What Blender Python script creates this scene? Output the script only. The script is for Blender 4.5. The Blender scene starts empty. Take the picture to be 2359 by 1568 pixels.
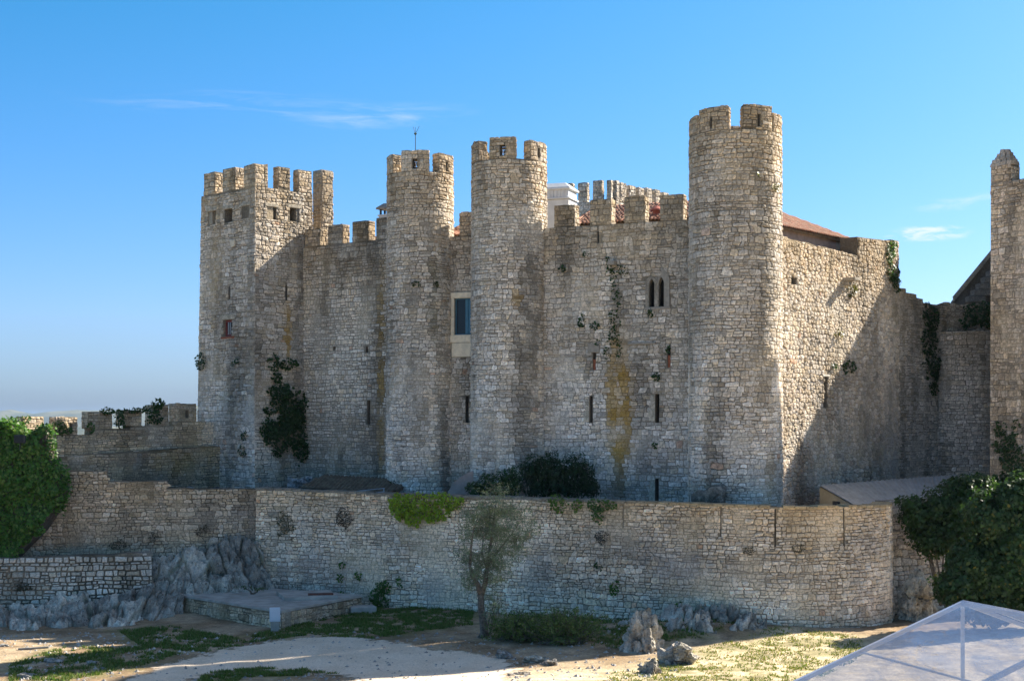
import bpy, bmesh, math, random
import numpy as np
from mathutils import Vector, noise as mnoise

R = math.radians
random.seed(7)
rng = np.random.default_rng(7)
SC = bpy.context.scene
COL = SC.collection

# ------------------------------------------------------------------ camera, sky, sun, exposure
F, CX, HY, EYE = 3302.0, 1179.5, 961.0, 9.0          # focal length / picture centre / horizon on a 2359 x 1568 print, eye height
cam_d = bpy.data.cameras.new('camera')
cam_d.sensor_width = 36.0
cam_d.lens = 36.0 * F / 2359.0
cam_d.shift_y = (HY - 784.0) / 2359.0
cam_d.clip_start = 0.5
cam_d.clip_end = 40000.0
cam = bpy.data.objects.new('camera', cam_d)
COL.objects.link(cam)
cam.location = (0, 0, EYE)
cam.rotation_euler = (R(90), 0, 0)
SC.camera = cam

SUN_AZ, SUN_EL = 60.5, 36.0                            # degrees from +Y towards +X, and above the horizon
world = bpy.data.worlds.new('World')
SC.world = world
world.use_nodes = True
SKY_STRENGTH = 0.042
sun_d = bpy.data.lights.new('sun', 'SUN')
sun_d.energy = 3.25
sun_d.angle = R(0.55)
sun_d.color = (1.0, 0.92, 0.79)
sun = bpy.data.objects.new('sun', sun_d)
COL.objects.link(sun)
sdir = Vector((math.sin(R(SUN_AZ)) * math.cos(R(SUN_EL)), math.cos(R(SUN_AZ)) * math.cos(R(SUN_EL)), math.sin(R(SUN_EL))))
sun.rotation_euler = sdir.to_track_quat('Z', 'Y').to_euler()
sun.location = (40, 40, 60)
SC.view_settings.view_transform = 'Standard'
SC.view_settings.look = 'None'
SC.view_settings.exposure = 2.08
SC.view_settings.gamma = 1.0
SC.view_settings.use_curve_mapping = False
SC.cycles.max_bounces = 6
SC.cycles.transparent_max_bounces = 12
SC.cycles.use_denoising = True

# ------------------------------------------------------------------ node helpers
class NT:
    def __init__(s, tree): s.t = tree
    def n(s, typ, **kw):
        nd = s.t.nodes.new(typ)
        for k, v in kw.items(): setattr(nd, k, v)
        return nd
    def put(s, sock, v):
        if hasattr(v, 'bl_idname') and hasattr(v, 'outputs'): v = v.outputs[0]
        if hasattr(v, 'links'): s.t.links.new(v, sock)
        else:
            if sock.type == 'RGBA' and not isinstance(v, (int, float)) and len(v) == 3: v = (*v, 1)
            sock.default_value = v
    def math(s, op, a, b=0.0, clamp=False):
        nd = s.n('ShaderNodeMath', operation=op, use_clamp=clamp)
        s.put(nd.inputs[0], a); s.put(nd.inputs[1], b)
        return nd.outputs[0]
    def mix(s, f, a, b, mode='MIX'):
        nd = s.n('ShaderNodeMix', data_type='RGBA', blend_type=mode)
        s.put(nd.inputs[0], f); s.put(nd.inputs[6], a); s.put(nd.inputs[7], b)
        return nd.outputs[2]
    def noise(s, scale, detail=4, rough=0.55, vec=None, dist=0.0):
        nd = s.n('ShaderNodeTexNoise')
        nd.inputs['Scale'].default_value = scale; nd.inputs['Detail'].default_value = detail
        nd.inputs['Roughness'].default_value = rough; nd.inputs['Distortion'].default_value = dist
        if vec is not None: s.put(nd.inputs['Vector'], vec)
        return nd.outputs[0]
    def ramp(s, fac, lo, hi, a=0.0, b=1.0):
        nd = s.n('ShaderNodeMapRange', interpolation_type='SMOOTHSTEP')
        s.put(nd.inputs[0], fac)
        nd.inputs[1].default_value = lo; nd.inputs[2].default_value = hi
        nd.inputs[3].default_value = a; nd.inputs[4].default_value = b
        return nd.outputs[0]
    def pos(s, scale=None):
        g = s.n('ShaderNodeNewGeometry').outputs['Position']
        if scale is None: return g
        nd = s.n('ShaderNodeVectorMath', operation='MULTIPLY')
        s.put(nd.inputs[0], g); nd.inputs[1].default_value = scale
        return nd.outputs[0]
    def bump(s, h, strength, dist=0.02):
        nd = s.n('ShaderNodeBump')
        nd.inputs['Strength'].default_value = strength; nd.inputs['Distance'].default_value = dist
        s.put(nd.inputs['Height'], h)
        return nd.outputs[0]

def new_mat(name):
    m = bpy.data.materials.new(name)
    m.use_nodes = True
    m.node_tree.nodes.clear()
    t = NT(m.node_tree)
    out = t.n('ShaderNodeOutputMaterial')
    p = t.n('ShaderNodeBsdfPrincipled')
    m.node_tree.links.new(p.outputs[0], out.inputs[0])
    return m, t, p, out

# sky: Nishita plus two thin clouds fixed in the sky by azimuth and elevation
wt = NT(world.node_tree)
world.node_tree.nodes.clear()
wout = wt.n('ShaderNodeOutputWorld')
bg = wt.n('ShaderNodeBackground')
sky = wt.n('ShaderNodeTexSky', sky_type='NISHITA')
sky.sun_disc = False
sky.sun_elevation = R(SUN_EL)
sky.sun_rotation = R(SUN_AZ)
sky.altitude = 100
sky.air_density = 1.0
sky.dust_density = 0.9
sky.ozone_density = 2.5
hs = wt.n('ShaderNodeHueSaturation')
hs.inputs['Saturation'].default_value = 1.50
hs.inputs['Hue'].default_value = 0.494
wt.put(hs.inputs['Color'], sky.outputs[0])
tc = wt.n('ShaderNodeTexCoord').outputs['Generated']
sep = wt.n('ShaderNodeSeparateXYZ')
wt.put(sep.inputs[0], tc)
az = wt.math('ARCTAN2', sep.outputs[0], sep.outputs[1])
el = wt.math('ARCSINE', sep.outputs[2])
skyg = wt.mix(1.0, wt.mix(wt.ramp(el, .30, .75), hs.outputs[0], sky.outputs[0]), wt.mix(wt.ramp(el, -.02, .36), (.56, .71, 1.18), (1, 1, 1)), 'MULTIPLY')
skyg = wt.mix(1.0, skyg, wt.mix(wt.ramp(el, -.01, .075), (.84, .96, 1.16), (1, 1, 1)), 'MULTIPLY')
def cloud(a0, e0, wa, we, sa, se, lo, hi, amp, tilt=0.0, seed=0.0):
    da = wt.math('SUBTRACT', az, a0)
    de = wt.math('SUBTRACT', wt.math('SUBTRACT', el, e0), wt.math('MULTIPLY', da, tilt))
    q = wt.math('ADD', wt.math('POWER', wt.math('DIVIDE', da, wa), 2.0), wt.math('POWER', wt.math('DIVIDE', de, we), 2.0))
    env = wt.ramp(q, 0.0, 1.0, 1.0, 0.0)
    comb = wt.n('ShaderNodeCombineXYZ')
    wt.put(comb.inputs[0], wt.math('MULTIPLY', az, sa)); wt.put(comb.inputs[1], wt.math('MULTIPLY', el, se)); comb.inputs[2].default_value = seed
    nz = wt.noise(1.0, 6, 0.6, comb.outputs[0], 0.6)
    return wt.math('MULTIPLY', wt.math('MULTIPLY', wt.ramp(nz, lo, hi), env), amp)
c1 = cloud(-0.195, 0.211, 0.13, 0.013, 16, 190, 0.45, 0.85, 0.22, 0.00, 3.1)
c2 = cloud(-0.09, 0.206, 0.075, 0.011, 22, 150, 0.42, 0.8, 0.27, 0.06, 7.7)
c3 = cloud(0.283, 0.1225, 0.033, 0.0065, 55, 210, 0.38, 0.66, 0.9, 0.0, 1.3)
c4 = cloud(0.333, 0.1265, 0.010, 0.0040, 80, 160, 0.3, 0.6, 0.75, 0.0, 5.3)
c5 = cloud(0.305, 0.142, 0.045, 0.006, 40, 150, 0.4, 0.75, 0.3, 0.1, 2.3)
cl = wt.math('MINIMUM', wt.math('ADD', wt.math('ADD', wt.math('ADD', c1, c2), wt.math('ADD', c3, c4)), c5), 0.95)
skyc = wt.mix(cl, skyg, (5.6, 5.9, 6.3))
wt.put(bg.inputs[0], skyc)
bg.inputs[1].default_value = SKY_STRENGTH
world.node_tree.links.new(bg.outputs[0], wout.inputs[0])

# ------------------------------------------------------------------ materials
def mat_stone(name, grain=0.5, spot=0.5, bump=0.6, rough=0.92):
    m, t, p, o = new_mat(name)
    a = t.n('ShaderNodeAttribute', attribute_name='tint').outputs['Color']
    g = t.noise(2.3, 7, 0.65)
    c = t.mix(1.0, a, t.ramp(g, 0.25, 0.75, 1.0 - grain, 1.0 + grain), 'MULTIPLY')
    fine = t.noise(13.0, 4, 0.7, t.pos())
    c = t.mix(1.0, c, t.ramp(fine, 0.3, 0.7, 0.72, 1.25), 'MULTIPLY')
    sp = t.ramp(t.noise(5.5, 5, 0.65, t.pos()), 0.57, 0.68)
    c = t.mix(t.math('MULTIPLY', sp, spot), c, (0.055, 0.052, 0.045))
    wh = t.ramp(t.noise(7.5, 4, 0.6, t.pos((1.0, 1.0, 1.2)), 0.3), 0.62, 0.72)
    c = t.mix(t.math('MULTIPLY', wh, 0.3), c, (0.60, 0.57, 0.50))
    li = t.math('MULTIPLY', t.ramp(t.noise(1.1, 5, 0.7, t.pos()), 0.62, 0.74), t.ramp(t.noise(9.0, 3, 0.6, t.pos()), 0.45, 0.6))
    c = t.mix(t.math('MULTIPLY', li, 0.5), c, (0.26, 0.16, 0.045))
    t.put(p.inputs['Base Color'], c)
    p.inputs['Roughness'].default_value = rough
    p.inputs['Specular IOR Level'].default_value = 0.2
    h = t.math('ADD', t.noise(9.0, 6, 0.7, t.pos()), t.math('MULTIPLY', t.noise(30.0, 3, 0.6, t.pos()), 0.4))
    t.put(p.inputs['Normal'], t.bump(h, bump, 0.06))
    return m

def mat_plain(name, col, rough=0.8, var=0.25, scale=6.0, bump=0.2, metal=0.0, spec=0.3, dirt=None):
    m, t, p, o = new_mat(name)
    g = t.noise(scale, 6, 0.6, t.pos())
    c = t.mix(1.0, col, t.ramp(g, 0.25, 0.75, 1 - var, 1 + var), 'MULTIPLY')
    if dirt:
        d = t.ramp(t.noise(scale * 0.35, 6, 0.65, t.pos((1, 1, 0.35))), 0.52, 0.72)
        c = t.mix(t.math('MULTIPLY', d, 0.6), c, dirt)
    t.put(p.inputs['Base Color'], c)
    p.inputs['Roughness'].default_value = rough
    p.inputs['Metallic'].default_value = metal
    p.inputs['Specular IOR Level'].default_value = spec
    if bump: t.put(p.inputs['Normal'], t.bump(t.noise(scale * 3, 5, 0.65, t.pos()), bump, 0.03))
    return m

def mat_leaf(name, rough=0.45, trans=0.35):
    m, t, p, o = new_mat(name)
    a = t.n('ShaderNodeAttribute', attribute_name='tint').outputs['Color']
    t.put(p.inputs['Base Color'], a)
    p.inputs['Roughness'].default_value = rough
    p.inputs['Specular IOR Level'].default_value = 0.25
    tr = t.n('ShaderNodeBsdfTranslucent')
    t.put(tr.inputs[0], t.mix(1.0, a, (1.5, 1.7, 0.6), 'MULTIPLY'))
    mx = t.n('ShaderNodeMixShader')
    mx.inputs[0].default_value = trans
    m.node_tree.links.new(p.outputs[0], mx.inputs[1]); m.node_tree.links.new(tr.outputs[0], mx.inputs[2])
    m.node_tree.links.new(mx.outputs[0], o.inputs[0])
    return m

M = {}
M['stone'] = mat_stone('limestone', 0.35, 0.4, 0.7)
M['mortar'] = mat_stone('lime_mortar', 0.35, 0.3, 0.8)
M['rock'] = mat_stone('bare_rock', 0.6, 0.85, 1.0)
M['leaf'] = mat_leaf('leaf')
M['leaf_matt'] = mat_leaf('leaf_matt', 0.7, 0.2)
M['bark'] = mat_plain('bark', (0.16, 0.13, 0.10), 0.95, 0.6, 9, 1.0)
M['plaster'] = mat_plain('pink_plaster', (0.42, 0.31, 0.26), 0.9, 0.2, 2.5, 0.3, dirt=(0.2, 0.16, 0.13))
M['white'] = mat_plain('whitewash', (0.72, 0.72, 0.70), 0.8, 0.08, 3, 0.15, dirt=(0.5, 0.5, 0.48))
M['ashlar'] = mat_plain('pale_ashlar', (0.78, 0.66, 0.48), 0.85, 0.14, 5, 0.3, dirt=(0.42, 0.38, 0.31))
M['greystone'] = mat_plain('grey_dressed_stone', (0.31, 0.275, 0.225), 0.85, 0.2, 6, 0.4, dirt=(0.24, 0.23, 0.22))
M['concrete'] = mat_plain('concrete', (0.40, 0.37, 0.32), 0.9, 0.25, 1.6, 0.3, dirt=(0.27, 0.24, 0.19))
M['metal'] = mat_plain('galvanised_metal', (0.42, 0.45, 0.47), 0.45, 0.18, 2, 0.0, 0.6, 0.5, dirt=(0.30, 0.30, 0.29))
M['alu'] = mat_plain('white_aluminium', (0.74, 0.75, 0.77), 0.35, 0.05, 3, 0.0, 0.0, 0.5)
M['dark'] = mat_plain('dark_iron', (0.03, 0.033, 0.036), 0.6, 0.3, 8, 0.1)
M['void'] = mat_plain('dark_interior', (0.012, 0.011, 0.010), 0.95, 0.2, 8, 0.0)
M['redpaint'] = mat_plain('red_painted_wood', (0.17, 0.035, 0.028), 0.6, 0.2, 8, 0.1)
M['blue'] = mat_plain('blue_painted_shutter', (0.07, 0.19, 0.27), 0.55, 0.12, 5, 0.1)
M['terracotta'] = mat_plain('terracotta_pipe', (0.38, 0.12, 0.085), 0.85, 0.15, 6, 0.2)
M['brickred'] = mat_plain('red_brick', (0.28, 0.095, 0.05), 0.9, 0.3, 14, 0.5)
M['yellow'] = mat_plain('yellow_limewash', (0.33, 0.30, 0.22), 0.9, 0.12, 3, 0.2, dirt=(0.3, 0.28, 0.2))
M['rust'] = mat_plain('rusty_steel', (0.12, 0.05, 0.035), 0.85, 0.3, 9, 0.3)
M['boxgrey'] = mat_plain('grey_enamel', (0.62, 0.66, 0.70), 0.4, 0.04, 5, 0.0)
m, t, p, o = new_mat('window_glass')
p.inputs['Base Color'].default_value = (0.02, 0.025, 0.03, 1); p.inputs['Roughness'].default_value = 0.15; p.inputs['Specular IOR Level'].default_value = 0.2
M['glass'] = m
m, t, p, o = new_mat('roof_tile')
oi = t.n('ShaderNodeObjectInfo').outputs['Random']
nz = t.noise(3.0, 5, 0.6, t.pos())
at_ = t.n('ShaderNodeAttribute', attribute_name='tint').outputs['Color']
c = t.mix(t.ramp(oi, 0, 1), (0.30, 0.125, 0.075), (0.40, 0.20, 0.125))
c = t.mix(t.ramp(nz, 0.45, 0.65, 0, 0.6), c, (0.24, 0.17, 0.12))
c = t.mix(t.math('MULTIPLY', t.ramp(t.noise(6.0, 4, 0.6, t.pos()), 0.55, 0.68), 0.6), c, (0.42, 0.36, 0.29))
t.put(p.inputs['Base Color'], c); p.inputs['Roughness'].default_value = 0.9
t.put(p.inputs['Normal'], t.bump(t.noise(20, 4, 0.6, t.pos()), 0.3, 0.02))
M['tile'] = m
m, t, p, o = new_mat('clear_plastic_sheet')
p.inputs['Base Color'].default_value = (0.12, 0.16, 0.25, 1); p.inputs['Roughness'].default_value = 0.12
p.inputs['Specular IOR Level'].default_value = 0.8
tr = t.n('ShaderNodeBsdfTransparent'); tr.inputs[0].default_value = (0.93, 0.95, 1, 1)
mx = t.n('ShaderNodeMixShader')
st = t.ramp(t.noise(1.2, 6, 0.65, t.pos((1.0, 0.35, 1.0)), 1.0), 0.35, 0.75, 0.66, 0.86)
t.put(mx.inputs[0], st)
m.node_tree.links.new(tr.outputs[0], mx.inputs[1]); m.node_tree.links.new(p.outputs[0], mx.inputs[2])
m.node_tree.links.new(mx.outputs[0], o.inputs[0])
t.put(p.inputs['Normal'], t.bump(t.noise(1.5, 3, 0.5, t.pos()), 0.35, 0.1))
M['plastic'] = m

# ------------------------------------------------------------------ object helpers
def tag(o, label=None, cat=None, group=None, kind=None):
    if label: o['label'] = label
    if cat: o['category'] = cat
    if group: o['group'] = group
    if kind: o['kind'] = kind
    return o
def thing(name, label, cat, loc, group=None):
    o = bpy.data.objects.new(name, None)
    o.empty_display_size = 0.3
    COL.objects.link(o)
    o.location = loc
    return tag(o, label, cat, group)
def world_loc(o):
    v = Vector((0, 0, 0))
    while o is not None:
        v = v + o.location; o = o.parent
    return v
def set_tint(me, cols):
    a = me.attributes.new('tint', 'FLOAT_COLOR', 'POINT')
    c = np.ones((len(me.vertices), 4), dtype=np.float32)
    c[:, :3] = cols
    a.data.foreach_set('color', c.ravel())
def link_mesh(name, V, faces, mat, parent=None, cols=None, origin=None, smooth=False):
    """V in world coordinates; origin: where the object's own origin stands (world)."""
    V = np.asarray(V, dtype=np.float64)
    if origin is None: origin = (0, 0, 0) if parent is None else tuple(world_loc(parent))
    me = bpy.data.meshes.new(name)
    L = V - np.asarray(origin)
    if isinstance(faces, np.ndarray):
        n, k = faces.shape
        me.vertices.add(len(L)); me.vertices.foreach_set('co', L.astype(np.float32).ravel())
        me.loops.add(n * k); me.loops.foreach_set('vertex_index', faces.astype(np.int32).ravel())
        me.polygons.add(n)
        me.polygons.foreach_set('loop_start', np.arange(0, n * k, k, dtype=np.int32))
        me.update(calc_edges=True)
    else:
        me.from_pydata(L.tolist(), [], faces)
        me.update()
    if cols is not None: set_tint(me, cols)
    if smooth: me.polygons.foreach_set('use_smooth', [True] * len(me.polygons))
    me.materials.append(mat)
    o = bpy.data.objects.new(name, me)
    COL.objects.link(o)
    if parent is not None:
        o.parent = parent
        o.location = Vector(origin) - world_loc(parent)
    else: o.location = origin
    return o

class MB:
    """collects simple shapes into one mesh"""
    def __init__(s): s.V = []; s.F = []
    def add(s, V, Fc):
        b = len(s.V); s.V += [tuple(v) for v in V]; s.F += [tuple(b + i for i in f) for f in Fc]
        return s
    def prism(s, poly, axis_vec):
        n = len(poly); a = np.asarray(axis_vec, float)
        P = [np.asarray(p, float) for p in poly]
        return s.add(P + [p + a for p in P], [tuple(range(n))[::-1], tuple(range(n, 2 * n))] + [(i, (i + 1) % n, n + (i + 1) % n, n + i) for i in range(n)])
    def box(s, c, size, rz=0.0, bev=0.0):
        hx, hy, hz = [q / 2 for q in size]
        ca, sa = math.cos(rz), math.sin(rz)
        b = min(bev, hx * .9, hy * .9, hz * .9)
        lv = [(hz, b), (hz - b, 0), (-hz + b, 0), (-hz, b)] if b > 0 else [(hz, 0), (-hz, 0)]
        V = []; n = len(lv)
        for z, i in lv:
            for x, y in ((-hx + i, -hy + i), (hx - i, -hy + i), (hx - i, hy - i), (-hx + i, hy - i)):
                V.append((c[0] + x * ca - y * sa, c[1] + x * sa + y * ca, c[2] + z))
        Fc = [(0, 1, 2, 3), tuple(4 * (n - 1) + k for k in (3, 2, 1, 0))]
        for k in range(n - 1):
            for j in range(4):
                Fc.append((4 * k + j, 4 * (k + 1) + j, 4 * (k + 1) + (j + 1) % 4, 4 * k + (j + 1) % 4))
        return s.add(V, Fc)
    def tube(s, pts, radii, seg=8, cap=True):
        pts = [Vector(p) for p in pts]
        if not hasattr(radii, '__len__'): radii = [radii] * len(pts)
        V = []; n = len(pts)
        for i, p in enumerate(pts):
            d = (pts[min(i + 1, n - 1)] - pts[max(i - 1, 0)]).normalized()
            a = d.cross(Vector((0.31, 0.87, 0.21)) if abs(d.z) > .8 else Vector((0, 0, 1))).normalized()
            b = d.cross(a)
            for k in range(seg):
                an = 2 * math.pi * k / seg
                V.append(p + a * (math.cos(an) * radii[i]) + b * (math.sin(an) * radii[i]))
        Fc = []
        for i in range(n - 1):
            for k in range(seg):
                Fc.append((i * seg + k, i * seg + (k + 1) % seg, (i + 1) * seg + (k + 1) % seg, (i + 1) * seg + k))
        if cap: Fc += [tuple(range(seg))[::-1], tuple(range((n - 1) * seg, n * seg))]
        return s.add(V, Fc)
    def build(s, name, mat, parent=None, cols=None, smooth=False, origin=None):
        if cols is not None: cols = np.tile(np.asarray(cols), (len(s.V), 1)) if np.ndim(cols) == 1 else cols
        o = link_mesh(name, s.V, s.F, mat, parent, cols, origin, smooth)
        bm = bmesh.new(); bm.from_mesh(o.data); bmesh.ops.recalc_face_normals(bm, faces=bm.faces); bm.to_mesh(o.data); bm.free()
        return o

def X_(px, Y): return (px - CX) * Y / F
def Z_(py, Y): return EYE + (HY - py) * Y / F
def pt(px, py, Y): return (X_(px, Y), Y, Z_(py, Y))
def ground_pt(px, py, z=0.0):
    Y = (EYE - z) * F / (py - HY)
    return (X_(px, Y), Y, z)
def fbm(x, y, z=0.0, oct=4): return mnoise.fractal(Vector((x, y, z)), 1.0, 2.0, oct)

# ------------------------------------------------------------------ masonry
class Face:
    """a wall face: a plan line walked with the outside on the right hand side, height straight up, battered"""
    def __init__(s, pts, batter=0.0, zref=20.0, smooth=True):
        P = np.asarray(pts, float)
        seg = np.hypot(*np.diff(P, axis=0).T)
        s.s = np.concatenate([[0], np.cumsum(seg)]); s.P = P
        d = np.gradient(P, axis=0) if len(P) > 2 else np.repeat(P[1:] - P[:1], 2, axis=0)
        d /= np.linalg.norm(d, axis=1, keepdims=True)
        s.N = np.stack([d[:, 1], -d[:, 0]], axis=1)
        s.L = s.s[-1]; s.b = batter; s.zr = zref; s.me = s.ms = 0.0; s.seed = float(P[0, 0] * 3.1 + P[0, 1])
    def xy(s, u):
        u = np.asarray(u, float)
        uc = np.clip(u, 0, s.L)
        x = np.interp(uc, s.s, s.P[:, 0]); y = np.interp(uc, s.s, s.P[:, 1])
        nx = np.interp(uc, s.s, s.N[:, 0]); ny = np.interp(uc, s.s, s.N[:, 1])
        e = u - uc
        return x - ny * e, y + nx * e, nx, ny
    def at(s, u, z, d=0.0):
        u = np.asarray(u, float)
        if s.me or s.ms:
            off_ = s.b * (s.zr - np.asarray(z, float))
            u = u + off_ * (s.me * np.clip((u - s.L + 1.5) / 1.5, 0, 1) - s.ms * np.clip((1.5 - u) / 1.5, 0, 1))
        x, y, nx, ny = s.xy(u)
        z = np.asarray(z, float) + 0 * x
        o = d + s.b * (s.zr - z)
        return np.stack([x + nx * o, y + ny * o, z], axis=-1)
    def u(s, px):
        g = np.linspace(0, s.L, 400); x, y, nx, ny = s.xy(g)
        q = x / y * F + CX
        vis = (nx * x + ny * y) < 0
        if vis.sum() < 2: vis[:] = True
        g, q = g[vis], q[vis]
        o = np.argsort(q)
        return float(np.interp(px, q[o], g[o]))
    def z(s, u, py):
        x, y, nx, ny = s.xy(u)
        return float(Z_(py, y))
    def rect(s, l, r, t, b):
        u0, u1 = s.u(l), s.u(r); um = (u0 + u1) / 2
        return (u0, u1, s.z(um, b), s.z(um, t))
def line_face(p0, p1, **k): return Face([p0, p1], **k)
def arc_face(c, r, a0, a1, **k):
    n = max(8, int(abs(a1 - a0) / 5))
    return Face([(c[0] + r * math.sin(R(a)), c[1] - r * math.cos(R(a))) for a in np.linspace(a0, a1, n)], **k)

def clip(poly, a, b, c):            # keep a*x + b*y <= c
    out = []; n = len(poly)
    for i in range(n):
        p, q = poly[i], poly[(i + 1) % n]
        dp = a * p[0] + b * p[1] - c; dq = a * q[0] + b * q[1] - c
        if dp <= 0: out.append(p)
        if (dp < 0 < dq) or (dq < 0 < dp):
            t = dp / (dp - dq)
            out.append((p[0] + (q[0] - p[0]) * t, p[1] + (q[1] - p[1]) * t))
    return out

STONES = np.array([(.66, .57, .455), (.63, .54, .425), (.60, .485, .345), (.57, .45, .30), (.40, .345, .27), (.60, .49, .375), (.74, .655, .54), (.56, .33, .20)])
SMEAN = np.array((.625, .54, .435))
STONES = STONES * np.array((.98, 1.005, 1.07))
W_MIX = np.array([.27, .22, .19, .09, .08, .09, .06, .003])
MORTAR = np.array((.50, .415, .30))
JOINT = np.array((.28, .24, .185))
def render_patch(seed, u, z): return min(1.0, max(0.0, (fbm(u * .55 + seed, z * .4, 3.3, 3) - .12) * 3.5))
def stones_2d(u0, u1, z0, z1, top, w, h, opens, jit=0.16, split=0.12):
    """Voronoi cells of loosely coursed points: (centre, polygon) in (u, z)"""
    asp = w / h * 0.92
    pts = []; v = z0 - h * 0.3 * random.random()
    while v < z1:
        hh = h * random.uniform(.7, 1.35); x = u0 - w * random.random()
        while x < u1 + w * .5:
            ww = w * random.uniform(.5, 1.6)
            cx = x + ww / 2 + random.gauss(0, jit * w * .5); cy = v + hh / 2 + random.gauss(0, jit * h * .8)
            if random.random() < split:
                pts.append((cx, cy - hh * .26)); pts.append((cx + random.gauss(0, .06), cy + hh * .26))
            else: pts.append((cx, cy))
            x += ww
        v += hh
    bs = w * 1.3; grid = {}
    for i, (x, y) in enumerate(pts): grid.setdefault((int(x // bs), int(y // bs)), []).append(i)
    cells = []
    for i, (x, y) in enumerate(pts):
        if x < u0 or x > u1 or y < z0: continue
        tp = top(x)
        if y > tp - 0.02: continue
        if any(a - .02 < x < b + .02 and c - .02 < y < d + .02 for a, b, c, d in opens): continue
        X0 = x / asp
        poly = [(max(u0, x - 1.5 * w) / asp, max(z0, y - 1.4 * h)), (min(u1, x + 1.5 * w) / asp, max(z0, y - 1.4 * h)),
                (min(u1, x + 1.5 * w) / asp, min(tp, y + 1.4 * h)), (max(u0, x - 1.5 * w) / asp, min(tp, y + 1.4 * h))]
        gx, gy = int(x // bs), int(y // bs)
        near = []
        for ax in (-2, -1, 0, 1, 2):
            for ay in (-2, -1, 0, 1, 2):
                for j in grid.get((gx + ax, gy + ay), ()):
                    if j != i:
                        dx = pts[j][0] / asp - X0; dy = pts[j][1] - y
                        near.append((dx * dx + dy * dy, dx, dy))
        near.sort()
        for d2, dx, dy in near[:16]:
            poly = clip(poly, dx, dy, dx * X0 + dy * y + d2 / 2)
            if len(poly) < 3: break
        for a, b, c, d in opens:
            if len(poly) < 3: break
            gaps = ((a - x) / asp, (x - b) / asp, c - y, y - d)
            k = max(range(4), key=lambda q: gaps[q])
            if k == 0: poly = clip(poly, 1, 0, a / asp)
            elif k == 1: poly = clip(poly, -1, 0, -b / asp)
            elif k == 2: poly = clip(poly, 0, 1, c)
            else: poly = clip(poly, 0, -1, -d)
        if len(poly) < 3: continue
        cells.append(np.array([(p[0] * asp, p[1]) for p in poly]))
    return cells

def stones_coursed(u0, u1, z0, z1, top, w, h, opens, jit=.12, split=.15):
    """roughly squared stones in wavy courses of unequal height"""
    cells = []; v = z0 - h * random.random(); k = random.randint(0, 9999)
    sd = random.uniform(0, 500)
    def wave(u, kk): return h * (.46 * fbm(u * .6 + kk * 7.3 + sd, kk * 1.7, 0, 2) + .20 * mnoise.noise(Vector((u * 2.6, kk * 3.1, sd))))
    j = lambda a: random.gauss(0, a)
    while v < z1 + h * .3:
        hh = h * random.choice((.62, .8, .9, 1.0, 1.1, 1.25, 1.5)); x = u0 - w * random.random(); va, vb = v, v + hh
        dl = 0.0
        while x < u1:
            ww = max(.13, w * (.35 + random.gammavariate(3.2, .21))); xr = x + ww; dr = j(jit * .35 * hh + .008)
            e = jit * .3 * hh
            P = [(x - dl, va + wave(x, k) + j(e)), ((x + xr) / 2 + j(.1 * ww), va + wave((x + xr) / 2, k) + j(e)), (xr - dr, va + wave(xr, k) + j(e)),
                 (xr + dr, vb + wave(xr, k + 1) + j(e)), ((x + xr) / 2 + j(.1 * ww), vb + wave((x + xr) / 2, k + 1) + j(e)), (x + dl, vb + wave(x, k + 1) + j(e))]
            q = random.random()
            if q < split and hh > h * .85:
                f = random.uniform(.35, .65); a = (P[0][0] * (1 - f) + P[5][0] * f, P[0][1] * (1 - f) + P[5][1] * f); b = (P[2][0] * (1 - f) + P[3][0] * f, P[2][1] * (1 - f) + P[3][1] * f)
                cells += [[P[0], P[1], P[2], b, a], [a, b, P[3], P[4], P[5]]]
            else: cells.append(P)
            x = xr; dl = dr
        v += hh; k += 1
    out = []
    for P in cells:
        cx = sum(p[0] for p in P) / len(P); cy = sum(p[1] for p in P) / len(P)
        tp = top(min(max(cx, u0), u1))
        if cy > tp - .03 or cy < z0 - .02 or cx < u0 - .08 or cx > u1 + .08: continue
        if any(a < cx < b and c < cy < d for a, b, c, d in opens): continue
        P = clip(P, 0, 1, tp); P = clip(P, -1, 0, -u0) if len(P) > 2 else P; P = clip(P, 1, 0, u1) if len(P) > 2 else P; P = clip(P, 0, -1, -z0) if len(P) > 2 else P
        for a, b, c, d in opens:
            if len(P) < 3: break
            if not (max(p[0] for p in P) > a and min(p[0] for p in P) < b and max(p[1] for p in P) > c and min(p[1] for p in P) < d): continue
            gaps = (a - cx, cx - b, c - cy, cy - d); g = max(range(4), key=lambda q_: gaps[q_])
            P = clip(P, *((1, 0, a), (-1, 0, -b), (0, 1, c), (0, -1, -d))[g])
        if len(P) < 3: continue
        out.append(np.array(P))
    return out

def front_wall_py(px): return np.interp(px, (590, 900, 1200, 1600, 2060, 2090, 2500), (1125, 1140, 1150, 1162, 1165, 1140, 1100))

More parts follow.
